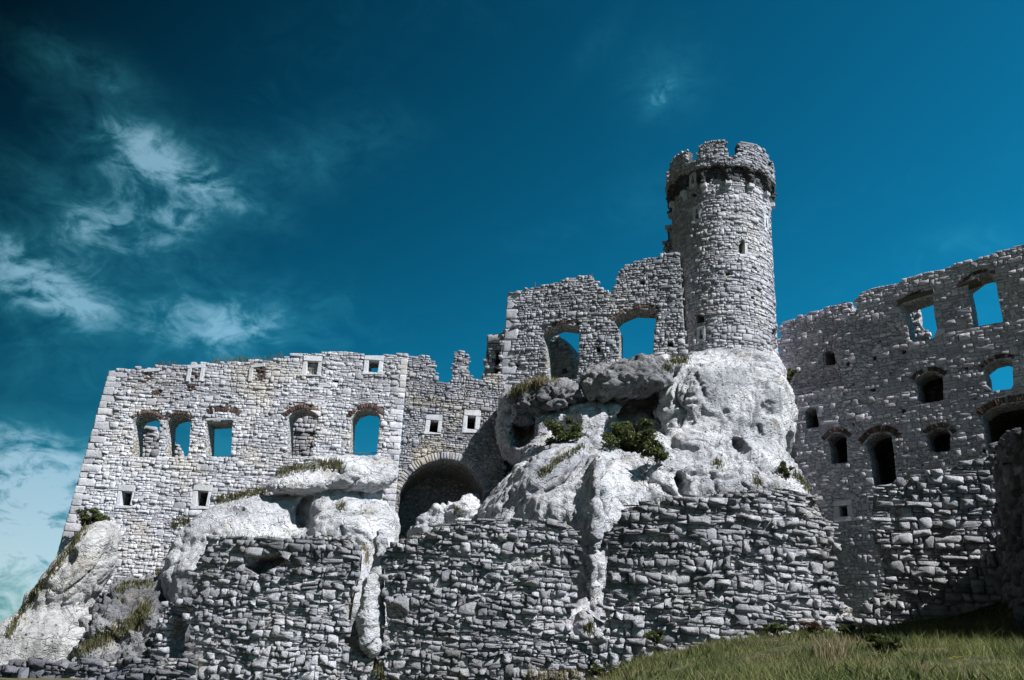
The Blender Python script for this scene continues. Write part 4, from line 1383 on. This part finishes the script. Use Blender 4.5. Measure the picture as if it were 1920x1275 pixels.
build_wall('ruined_front_wall', 'dark ruined rubble wall below the wing, sloping top rising to the right', 'ruined wall', PF4, F4_out, .165, .36, .09, M['front'], M['fill'], 1.0,
           [], seed=54, amp=.35, split=.15, merge=.14, var=.45, joint=.03, jit=.10, chip=.015, rough=.25, cut=.8)
e0 = pt(1876, 1000, 26.5)[:2]
PF5 = Plan([e0, pt(1925, 1000, 22.0)[:2], pt(2090, 1000, 16.0)[:2]])
F5_out = [(1878, 1230), (1876, 870), (1872, 832), (1888, 811), (1922, 798), (1945, 830), (1975, 960), (2020, 1090), (2110, 1150), (2115, 1230)]
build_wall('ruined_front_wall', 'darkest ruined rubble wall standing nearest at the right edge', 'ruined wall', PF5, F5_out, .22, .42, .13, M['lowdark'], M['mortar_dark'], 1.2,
           [], seed=55, amp=.4, split=.15, merge=.14, var=.45, joint=.03, jit=.10, rough=.25, cut=.8)
PF0 = plan_px(-30, 380, 26.5, 27.2, .2, 1250, 1250)
build_wall('low_wall', 'low collapsed rubble wall along the bottom left edge', 'ruined wall', PF0,
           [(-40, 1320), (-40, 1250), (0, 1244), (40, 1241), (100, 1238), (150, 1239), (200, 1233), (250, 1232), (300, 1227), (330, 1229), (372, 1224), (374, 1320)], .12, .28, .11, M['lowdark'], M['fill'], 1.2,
           [], seed=56, **kw)
PD = plan_px(270, 365, 28.9, 28.45, 0, 1180, 1180)
build_wall('doorway_ruin', 'small yellowish rubble ruin with a dark doorway left of the front row', 'ruined wall', PD,
           [(270, 1290), (284, 1220), (286, 1190), (298, 1165), (302, 1140), (318, 1130), (345, 1126), (366, 1124), (366, 1148), (346, 1153), (332, 1163), (322, 1185), (319, 1222), (324, 1290)], .12, .25, .10, M['gate'], M['mortar'], .9,
           [], seed=57, amp=.4, split=.2, merge=.1, var=.45, joint=.02, jit=.12, chip=.02, rough=.25)

# ------------------------------------------------------------------ rock outcrops
rk = Rock()
rk.e(1340, 800, 39.6, 142, 128, 3.9, 0).e(1426, 755, 39.6, 52, 75, 3.0, 0).e(1360, 700, 41.2, 112, 60, 3.1, 0).e(1245, 735, 39.8, 70, 62, 2.4, -20)
rk.e(1300, 935, 37.6, 215, 125, 4.3).e(1412, 900, 38.4, 62, 90, 2.6).e(1060, 955, 36.4, 120, 120, 4.3, 30).e(985, 985, 37.2, 90, 85, 3.8, 35)
rk.e(1102, 1030, 33.9, 32, 180, 2.4, 6).e(1160, 1040, 35.4, 60, 150, 3.2).e(1110, 790, 39.2, 78, 42, 2.4, -12).e(1120, 1215, 33.0, 100, 90, 2.6).e(975, 790, 40.2, 40, 62, 2.4, 10).e(1030, 830, 40.0, 90, 60, 3.2)
rk.e(1100, 870, 38.0, 60, 60, 3.0, 20)
rk.cut(984, 800, 24, 40, 2.2, 10, push=.5).cut(1195, 760, 50, 20, 2.0, -28, push=.4).cut(1165, 792, 46, 22, 1.4, -30, push=.2).cut(1385, 836, 21, 18, 1.8, push=.3).cut(1276, 909, 13, 22, 1.8, push=.3).cut(1060, 800, 35, 22, .7, -15).cut(1190, 835, 62, 26, .9, 20)
rk.cut(1475, 850, 26, 40, .9, 15).cut(1132, 960, 6, 90, .5, 3).cut(1450, 770, 22, 16, .5).cut(1040, 905, 12, 70, .35, 35).cut(1000, 850, 40, 18, .8, -30)
rk.crack([(1262, 692), (1225, 735), (1210, 765), (1238, 805), (1262, 835), (1300, 843)], .17, .45).crack([(1140, 870), (1130, 930), (1127, 1010), (1124, 1100)], .11, .32)
rk.crack([(1450, 690), (1420, 745), (1412, 800), (1388, 835)], .10, .25).crack([(1135, 835), (1060, 880), (1000, 920)], .14, .25).crack([(950, 945), (1005, 875), (1040, 845)], .12, .2)
rk.crack([(1390, 862), (1440, 878), (1488, 892)], .2, .35).crack([(1240, 880), (1330, 890), (1400, 905)], .09, .16).crack([(1180, 880), (1220, 905), (1290, 945)], .10, .15)
rk.crack([(1200, 880), (1196, 930), (1180, 965)], .09, .2).crack([(1330, 880), (1346, 920), (1340, 935)], .08, .18).crack([(1420, 800), (1432, 870), (1415, 915)], .09, .2).crack([(1290, 720), (1270, 790), (1285, 830)], .07, .12)
rk.crack([(1090, 900), (1075, 950), (1050, 985)], .09, .18).crack([(1160, 880), (1158, 930), (1150, 975)], .08, .16).crack([(1380, 700), (1372, 760), (1350, 800)], .06, .1)
rk.crack([(1300, 700), (1330, 760), (1325, 800)], .10, .14).crack([(960, 990), (1030, 930), (1100, 850)], .14, .2)
rk.add = [(c, B, r, .75) for c, B, r, k in rk.add]
rk.mesh('rock_outcrop', M['rock'], .15, 'huge white limestone crag under the round tower', 'rock', 3, (.18, .06, .030), bed=1.0, crack=.24, ledge=.8)
b1 = Rock().e(1165, 710, 37.6, 72, 30, 1.6, -8).e(1125, 718, 37.9, 36, 26, 1.3, -10).e(1210, 702, 38.0, 42, 30, 1.5, -5)
b1.mesh('boulder', M['rock_grey'], .13, 'shade-darkened grey overhanging boulder below the right keep window', 'rock', 5, (.22, .16, .08))
b2 = Rock().e(1030, 746, 38.3, 62, 30, 1.5, -14).e(985, 765, 38.9, 40, 38, 1.5, -35)
b2.mesh('boulder', M['rock_grey'], .13, 'grey boulder with grass on top below the left keep window', 'rock', 6, (.22, .16, .08))

lk = Rock()
lk.e(470, 985, 38.4, 108, 52, 2.2, -8).e(400, 1010, 38.6, 60, 50, 1.8, -20).e(520, 1090, 37.6, 210, 95, 3.0).e(345, 1085, 38.8, 38, 85, 1.7, 12).e(676, 1150, 33.5, 40, 110, 2.0).e(730, 1190, 32.5, 60, 90, 2.0)
lk.e(668, 990, 37.6, 84, 58, 2.7, 0).e(690, 1080, 37.0, 64, 100, 2.6).e(630, 935, 38.8, 90, 40, 1.8, -5)
lk.cut(566, 955, 17, 34, .9, 20).cut(640, 1005, 70, 30, .35).cut(432, 960, 40, 10, .4, -10)
lk.crack([(575, 935), (560, 960), (572, 990)], .12, .3).crack([(600, 975), (660, 955), (735, 965)], .10, .14).crack([(700, 960), (708, 1000), (700, 1040)], .07, .15).crack([(420, 985), (470, 965), (540, 960)], .09, .16).crack([(640, 985), (643, 1010)], .06, .14)
lk.mesh('rock_outcrop', M['rock_white'], .15, 'white limestone outcrop with smooth block below the pale palace wall', 'rock', 13, (.16, .06, .022), bed=1.4, crack=.16, ledge=.30)
lt = Rock().e(585, 902, 38.4, 86, 22, 1.8, -3).e(680, 890, 38.4, 62, 32, 2.0, -4).e(640, 880, 38.9, 80, 26, 1.6)
lt.mesh('rock_ledge', M['rock_white'], .13, 'flat overhanging limestone ledge with grass under the fifth arched window', 'rock', 17, (.16, .07, .028), bed=1.8, ledge=.35)
sl_ = Rock().e(120, 1125, 36.0, 52, 150, 1.7, 31).e(168, 1050, 36.6, 36, 72, 1.4, 24).e(55, 1225, 35.2, 70, 60, 2.0, 40).e(190, 1000, 37.2, 18, 22, .9)
sl_.e(95, 1205, 35.2, 95, 60, 1.9, -5).e(20, 1240, 34.6, 70, 40, 1.8)
sl_.cut(128, 1050, 14, 22, .6, 30)
sl_.crack([(60, 1200), (110, 1130), (150, 1060)], .08, .16).crack([(110, 1200), (140, 1150), (185, 1060)], .06, .12).crack([(30, 1215), (90, 1190)], .07, .14)
sl_.mesh('rock_slab', M['rock_tan'], .13, 'tall pale leaning limestone slab at the far left corner of the castle', 'rock', 19, (.14, .07, .035), bed=.8, crack=.18, ledge=.5)
ml = Rock().e(240, 1150, 36.6, 66, 46, 1.6, -25).e(190, 1200, 35.6, 90, 46, 1.8, -20).e(275, 1120, 37.6, 40, 36, 1.2).e(230, 1240, 34.5, 130, 45, 1.8).e(300, 1190, 35.5, 60, 50, 1.6).e(365, 1215, 34.0, 60, 70, 1.8)
ml.mesh('rock_outcrop', M['rock_grey'], .13, 'low grey rock with weeds between leaning slab and doorway ruin', 'rock', 23, (.28, .22, .12))
st_ = Rock().e(708, 1065, 28.2, 15, 70, .6, 6).e(692, 1140, 27.9, 18, 66, .6, 3).e(693, 1185, 27.7, 21, 42, .65).e(712, 1130, 28.3, 9, 90, .6, 3)
st_.mesh('rock_pillar', M['rock_white'], .09, 'narrow white rock spur in the gap between two front walls', 'rock', 29, (.10, .07, .04), crack=.06)
fb = Rock().e(1120, 1182, 27.6, 38, 18, .7, 14).e(1095, 1170, 27.6, 16, 26, .6)
fb.mesh('boulder', M['rock_white'], .09, 'pale boulder at the foot of the gap between middle and widest front walls', 'rock', 37, (.08, .06, .04), crack=.06)
gr_ = Rock().e(830, 1000, 40.2, 60, 40, 1.2, -15).e(885, 985, 39.6, 40, 50, 1.4, -30)
gr_.mesh('boulder', M['rock_white'], .13, 'pale sloping rock lying across the foot of the gate arch', 'rock', 41, (.2, .15, .07))

# ------------------------------------------------------------------ vegetation
def blades(C, h, w, lean, nr, n_seg=2):
    """C (N,3) roots -> crossed bent blades as triangles strips"""
    N = len(C)
    a = nr.uniform(0, 2 * math.pi, N)
    side = np.stack([np.cos(a), np.sin(a), np.zeros(N)], -1)
    la = nr.uniform(0, 2 * math.pi, N)
    ln = np.stack([np.cos(la), np.sin(la), np.zeros(N)], -1) * (lean * nr.uniform(.2, 1.2, N))[:, None]
    hh = h * nr.uniform(.5, 1.35, N)
    ww = (w * nr.uniform(.6, 1.3, N))[:, None]
    up = np.array([0, 0, 1.0])
    V = np.zeros((N, 5, 3))
    V[:, 0] = C - side * ww; V[:, 1] = C + side * ww
    mid = C + up * (hh * .55)[:, None] + ln * (hh * .35)[:, None]
    V[:, 2] = mid + side * ww * .7; V[:, 3] = mid - side * ww * .7
    V[:, 4] = C + up * (hh * .95)[:, None] + ln * hh[:, None]
    li = np.array([0, 1, 2, 3, 3, 2, 4]); ls = np.array([0, 4])
    LI = (li[None] + (np.arange(N) * 5)[:, None]).ravel()
    LS = (ls[None] + (np.arange(N) * 7)[:, None]).ravel()
    return V.reshape(-1, 3), (LI, LS)

nrV = np.random.RandomState(77)
# the meadow bank
NB = 190000
X = nrV.uniform(.5, 17, NB); Y = nrV.uniform(8.0, 27.2, NB)
ok = (Y < wall_y(X) - .15)
cl_n = fbm(np.stack([X * .7, Y * .7, X * 0], -1), 3, 91)
ok &= nrV.random(NB) < np.clip(.62 + .5 * cl_n, .15, 1)
proj = X / Y
ok &= (proj > .03) & (proj < .68)
X, Y = X[ok], Y[ok]; cl_n = cl_n[ok]
Z = terr(X, Y) - .03
hh = np.maximum(.05, .105 + .14 * np.clip(cl_n, -.8, 1.2) + .09 * nrV.randn(len(X)))
V, Fa = blades(np.stack([X, Y, Z], -1), hh, .006, 1.0, nrV)
tn = np.clip(.42 + .55 * fbm(np.stack([X * 1.1, Y * 1.1, X * 0 + 4], -1), 3, 95) + nrV.normal(0, .17, len(X)), 0, 1)
o = mesh_obj('grass', V, Fa, M['grass'], attr=np.repeat(tn, 5), kind='stuff')
# broad-leaved weeds in darker clumps
NW = 16000
X = nrV.uniform(.5, 17, NW); Y = nrV.uniform(8.5, 26.8, NW)
pw = fbm(np.stack([X * .8, Y * .8, X * 0 + 21], -1), 3, 133)
ok = (Y < wall_y(X) - .2) & (pw > .28) & (X / Y > .03) & (X / Y < .68)
X, Y = X[ok], Y[ok]
V, Fa = blades(np.stack([X, Y, terr(X, Y) - .02], -1), np.full(len(X), .22), .022, .9, nrV)
mesh_obj('weeds', V, Fa, M['leaf'], attr=np.repeat(np.clip(nrV.normal(.55, .3, len(X)), 0, 1), 5), kind='stuff')
# straw-coloured blades mixed in
NS = 34000
X = nrV.uniform(.5, 17, NS); Y = nrV.uniform(8.0, 27.0, NS)
pn = fbm(np.stack([X * .45, Y * .45, X * 0 + 9], -1), 3, 99)
ok = (Y < wall_y(X) - .2) & (nrV.random(NS) < np.clip(pn * 1.6 + .34, 0, 1)) & (X / Y > .03) & (X / Y < .68)
X, Y = X[ok], Y[ok]
V, Fa = blades(np.stack([X, Y, terr(X, Y) - .03], -1), np.full(len(X), .27), .006, .5, nrV)
mesh_obj('dry_grass', V, Fa, M['dry'], attr=np.repeat(np.clip(nrV.normal(.4, .25, len(X)), 0, 1), 5), kind='stuff')

DG = None
def first_hit(px, py, dmax=70):
    """where the pixel's ray first meets something already built"""
    global DG
    if DG is None:
        bpy.context.view_layer.update(); DG = bpy.context.evaluated_depsgraph_get()
    ok_, loc, nrm, *_ = SC.ray_cast(DG, Vector(CAM), Vector(nd(px, py)), distance=dmax)
    return (np.array(loc), np.array(nrm)) if ok_ else (None, None)

def tuft_patch(name, label, pts_px, rad_px, n, h, w, mat, seed, cat='grass tuft', lean=.6, group=None, Yfix=None):
    nr = np.random.RandomState(seed)
    roots = []
    for _ in range(n):
        a, b = pts_px[nr.randint(len(pts_px))], None
        i = nr.randint(max(1, len(pts_px) - 1)); t = nr.rand()
        if len(pts_px) > 1:
            p = np.array(pts_px[i]) * (1 - t) + np.array(pts_px[i + 1]) * t
        else: p = np.array(pts_px[0], float)
        p = p + nr.normal(0, .5, 2) * rad_px
        roots.append(p)
    C = []
    cache = {}
    for p in roots:
        k = (int(p[0] // 3), int(p[1] // 3))
        if k not in cache:
            if Yfix is None: cache[k] = first_hit(*p)[0]
            else: cache[k] = pt(p[0], p[1], Yfix)
        if cache[k] is not None: C.append(cache[k] + nr.normal(0, .03, 3))
    if not C: return None
    C = np.array(C)
    med = np.median(np.linalg.norm(C - CAM, axis=1))
    C = C[np.abs(np.linalg.norm(C - CAM, axis=1) - med) < 2.5]
    V, Fa = blades(C - [0, 0, .02], np.full(len(C), h), w, lean, nr)
    org = C.mean(0); org[2] = C[:, 2].min()
    o = mesh_obj(name, V, Fa, mat, attr=np.repeat(np.clip(nr.normal(.45, .28, len(C)), 0, 1), 5), loc=org)
    return tag(o, label, cat, group, 'stuff')

def shrub(label, px, py, rx, ry, n, seed, leaf=.08, mat='leaf', dy=-.75, name='shrub', Y=None, lumps=18):
    nr = np.random.RandomState(seed)
    if Y is None:
        P_, nm = first_hit(px, py + ry * .5)
        if P_ is None: P_ = pt(px, py, 37.)
        Y = P_[1] + dy
    C0 = pt(px, py, Y); m = mpp(C0)
    base = C0 - np.array([0, 0, ry * m])
    r = new_root(name, base, label, 'shrub')
    # lumpy crown of leaf sprays
    lc = nr.normal(0, .42, (lumps, 3)); lc[:, 2] *= .9
    lc = np.clip(lc, -.75, .75)
    lr = nr.uniform(.14, .34, lumps)
    k = nr.randint(0, lumps, n)
    d = nr.normal(0, 1, (n, 3)); d /= np.linalg.norm(d, axis=1)[:, None]
    q = lc[k] + d * (lr[k] * nr.uniform(.2, 1.25, n) ** .7)[:, None]
    C = C0 + q * np.array([rx * m, min(rx, ry * 1.3) * m * .8, ry * m])
    ax1 = nr.normal(0, 1, (n, 3)); ax1[:, 2] *= .6; ax1 /= np.linalg.norm(ax1, axis=1)[:, None]
    ax2 = np.cross(ax1, nr.normal(0, 1, (n, 3))); ax2 /= np.linalg.norm(ax2, axis=1)[:, None]
    s = (leaf * nr.uniform(.5, 1.3, n))[:, None]
    V = np.stack([C - ax1 * s, C + ax2 * s * .45, C + ax1 * s, C - ax2 * s * .45], 1).reshape(-1, 3)
    fa = np.arange(n * 4)
    mesh_obj('foliage', V, (fa, np.arange(n) * 4), M[mat], r, np.repeat(np.clip(nr.normal(.42, .28, n) , 0, 1), 4), kind='stuff')
    # stems
    VV, FF = [], []
    for j in range(lumps):
        a = base + nr.normal(0, .05, 3); b = C0 + lc[j] * np.array([rx * m, rx * m * .7, ry * m])
        t = (b - a); t /= np.linalg.norm(t) + 1e-9
        s1 = np.cross(t, [0, 1., .1]); s1 /= np.linalg.norm(s1) + 1e-9; s2 = np.cross(t, s1)
        i0 = len(VV)
        for (c, rr) in ((a, .022), (b, .007)):
            for ang in (0, 2.1, 4.2):
                VV.append(c + (s1 * math.cos(ang) + s2 * math.sin(ang)) * rr)
        for u_ in range(3):
            w_ = (u_ + 1) % 3
            FF.append([i0 + u_, i0 + w_, i0 + 3 + w_, i0 + 3 + u_])
    mesh_obj('stem', np.array(VV), FF, M['stem'], r, np.full(len(VV), .4))
    return r

shrub('dark green shrub in the hollow of the crag, left of the larger shrub', 1050, 808, 40, 30, 3000, 101)
shrub('largest dark green shrub growing from the cleft of the crag', 1186, 820, 58, 42, 6000, 102, lumps=30)
shrub('small green shrub on the crag at the lower right of the largest shrub', 1232, 846, 30, 20, 1700, 103)
shrub('dark shrub on top of the leaning slab at the far left', 172, 968, 32, 18, 2200, 104)
shrub('green shrub at the foot of the tower rock beside the shaded wing', 1474, 880, 14, 16, 700, 105)
shrub('small green shrub in the corner between tower foot and shaded wing', 1480, 700, 13, 14, 500, 106)
shrub('leafy weed at the bottom left foot of the widest front wall', 1230, 1193, 22, 12, 900, 107, .05, Y=26.2)
shrub('leafy green bush on the bank below the gap beside the dark front wall', 1655, 1206, 42, 19, 2600, 108, .05, Y=17.5)
shrub('low green weed against the foot of the widest front wall', 1455, 1180, 26, 12, 1100, 109, .05, Y=25.6)
shrub('rusty brown weed against the right foot of the widest front wall', 1525, 1176, 26, 11, 1200, 110, .05, 'rust', Y=25.6)
shrub('grass-green weed at the foot of the middle front wall, bottom edge', 1130, 1258, 26, 14, 1100, 111, .05, Y=26.4)
shrub('small leafy weed on the right of the bank by the dark wall', 1585, 1178, 20, 11, 800, 112, .05, Y=25.0)
shrub('broad-leaved plant at the bottom edge of the meadow', 1470, 1268, 26, 9, 500, 113, .10, Y=15.0)

G1 = 'grass tufts on the rock ledges'
tuft_patch('grass_tuft', 'straw-coloured grass on the boulder below the left keep window', [(985, 728), (1010, 716), (1040, 712)], 12, 500, .32, .016, M['dry'], 201)
tuft_patch('grass_tuft', 'green-brown grass at the left keep corner above the crag', [(958, 745), (975, 730), (988, 725)], 10, 500, .30, .016, M['moss'], 202)
tuft_patch('grass_tuft', 'small green tuft at the left foot of the round tower', [(1255, 680), (1290, 676)], 8, 320, .28, .016, M['moss'], 203)
tuft_patch('grass_tuft', 'long mossy grass strip on the ledge under the fourth arched window', [(520, 888), (560, 878), (620, 872), (640, 876)], 9, 1500, .20, .018, M['moss'], 204)
tuft_patch('grass_tuft', 'mossy grass on the left end of the white outcrop', [(405, 940), (450, 930), (498, 922)], 8, 1100, .20, .018, M['moss'], 205)
tuft_patch('grass_tuft', 'brown grass on the small rock left of the white outcrop', [(325, 985), (350, 978), (372, 985)], 9, 600, .22, .018, M['moss'], 206)
tuft_patch('grass_tuft', 'mossy strip down the diagonal crack of the crag', [(1010, 895), (1050, 862), (1095, 838)], 7, 700, .17, .015, M['moss'], 207)
tuft_patch('grass_tuft', 'weeds along the left edge of the leaning slab', [(10, 1200), (50, 1135), (90, 1085), (130, 1030), (160, 990)], 7, 900, .22, .018, M['moss'], 208)
tuft_patch('grass_tuft', 'weedy slope beside the doorway ruin', [(150, 1222), (190, 1200), (230, 1180), (262, 1160), (275, 1135)], 14, 2600, .20, .016, M['moss'], 209)
tuft_patch('grass_tuft', 'weeds on the grey rock below the pale wall', [(215, 1108), (245, 1098), (285, 1095)], 8, 500, .18, .016, M['moss'], 210)
tuft_patch('grass_tuft', 'green weeds at the bottom of the rock spur gap', [(705, 1245), (712, 1262), (716, 1272)], 7, 300, .16, .012, M['moss'], 211)
tuft_patch('grass_tuft', 'dry brown grass at the foot of the middle front wall', [(990, 1268), (1040, 1270), (1085, 1266)], 8, 700, .16, .01, M['dry'], 212)
tuft_patch('grass_tuft', 'patch of tall straw grass in the middle of the meadow', [(1535, 1228), (1560, 1234), (1585, 1228)], 8, 420, .34, .007, M['dry'], 213)
tuft_patch('grass_tuft', 'thin grass on top of the pale wall above its three left windows', [(290, 687), (330, 684)], 2, 60, .30, .010, M['moss'], 214, Yfix=40.4)
tuft_patch('grass_tuft', 'grass fringe on top of the pale wall left of its framed upper windows', [(400, 681), (440, 679), (470, 678), (530, 671)], 3, 260, .34, .010, M['moss'], 215, Yfix=40.4)
tuft_patch('grass_tuft', 'pale green weeds behind the right end of the widest front wall', [(1490, 890), (1505, 905), (1525, 930)], 7, 400, .25, .014, M['moss'], 216)
tuft_patch('grass_tuft', 'dry weeds at the top corner of the leftmost front wall', [(676, 1022), (688, 1034), (686, 1060)], 5, 260, .18, .012, M['dry'], 217)
for i, (nm_, ln, h_) in enumerate([('weeds along the top of the leftmost front wall', [(400, 1006), (520, 1006), (650, 1003)], .16), ('sparse weeds on the top of the middle front wall', [(740, 1020), (860, 980), (1060, 975)], .15),
                                  ('sparse weeds on the top of the widest front wall', [(1170, 952), (1330, 927), (1500, 922)], .15), ('weeds on the sloping top of the wall below the wing', [(1650, 908), (1760, 880), (1860, 850)], .15)]):
    tuft_patch('grass_tuft', nm_, ln, 4, 170, h_, .010, M['moss'], 400 + i)
for i, (x, y, lab) in enumerate([(1105, 1180, 'by the pale boulder at the gap'), (1345, 870, 'in a crack at the middle of the crag'), (1420, 905, 'at the right foot of the crag'), (640, 950, 'on the block of the left outcrop'),
                                 (300, 1075, 'at the foot of the pale palace wall'), (1250, 690, 'beside the tower foot'), (1110, 512, 'on top of the keep wall'), (860, 962, 'on the rock in the gate arch')]):
    tuft_patch('grass_tuft', 'small grass tuft ' + lab, [(x, y)], 9, 160, .20, .013, M['moss'], 420 + i)
# yellow flowers and white umbels in the meadow
def flower(label, px, py, Y, mat, n, h, seed, group=None):
    nr = np.random.RandomState(seed)
    P_ = pt(px, py, Y); P_[2] = terr(P_[0], P_[1])
    r = new_root('wild_flower', P_, label, 'flower', group)
    VV, FF = [], []
    heads = []
    for i in range(n):
        b = P_ + np.append(nr.normal(0, .05, 2), 0); t = b + np.append(nr.normal(0, .06, 2), h * nr.uniform(.7, 1.1))
        i0 = len(VV); VV += [b + [.004, 0, 0], b - [.004, 0, 0], t]; FF.append([i0, i0 + 1, i0 + 2]); heads.append(t)
    mesh_obj('stem', np.array(VV), FF, M['grass'], r, np.full(len(VV), .5))
    VV, FF = [], []
    for t in heads:
        for k in range(7):
            a = k * .9; i0 = len(VV); d = np.array([math.cos(a), math.sin(a), .25]) * .035
            e = np.array([-math.sin(a), math.cos(a), 0]) * .014
            VV += [t, t + d * .6 + e, t + d, t + d * .6 - e]; FF.append([i0, i0 + 1, i0 + 2, i0 + 3])
    mesh_obj('petals', np.array(VV), FF, M[mat], r, nr.rand(len(VV)))
flower('yellow wild flowers in the dark right part of the meadow', 1790, 1245, 14.5, 'yellow', 7, .30, 301)
for i, (x, y, Yf, lb_) in enumerate([(1532, 1192, 24.0, 'beside the rusty brown weed'), (1640, 1187, 23.5, 'in front of the leafy green bush'), (1462, 1207, 21, 'below the low weed at the widest wall'),
                                (1240, 1238, 21, 'near the left foot of the widest wall'), (1435, 1232, 18, 'in the middle of the open meadow')]):
    flower('tiny white flower head ' + lb_, x, y, Yf, 'whitefl', 3, .24, 310 + i, 'white flowers in the meadow')

# thin post on the keep
pb = PK.P(*[np.array(v) for v in PK.uv(998, 541)], np.array(-.5))
VV = []
for (c, rr) in ((pb - [0, 0, .2], .035), (pb + [0, 0, .62], .025)):
    for k in range(6):
        VV.append(c + np.array([math.cos(k * 1.047), math.sin(k * 1.047), 0]) * rr)
FF = [[k, (k + 1) % 6, 6 + (k + 1) % 6, 6 + k] for k in range(6)] + [list(range(5, -1, -1)), list(range(6, 12))]
po = mesh_obj('thin_post', np.array(VV), FF, M['oak'], loc=pb)
tag(po, 'thin wooden post standing on the left top of the keep wall', 'post')
# iron safety bars across two palace windows
for (a, b, lab) in [((538, 847), (592, 846), 'thin iron bar across the fourth arched window of the pale wall'), ((652, 847), (710, 846), 'thin iron bar across the fifth arched window of the pale wall')]:
    qa, qb = PW.uv(*a), PW.uv(*b)
    A_, B_ = PW.P(np.array(qa[0] - .1), np.array(qa[1]), np.array(-.3)), PW.P(np.array(qb[0] + .1), np.array(qb[1]), np.array(-.3))
    VV = [c + np.array([0, math.cos(k * 1.047), math.sin(k * 1.047)]) * .02 for c in (A_, B_) for k in range(6)]
    ob = mesh_obj('safety_bar', np.array(VV), FF, M['oak'], loc=A_)
    tag(ob, lab, 'bar')
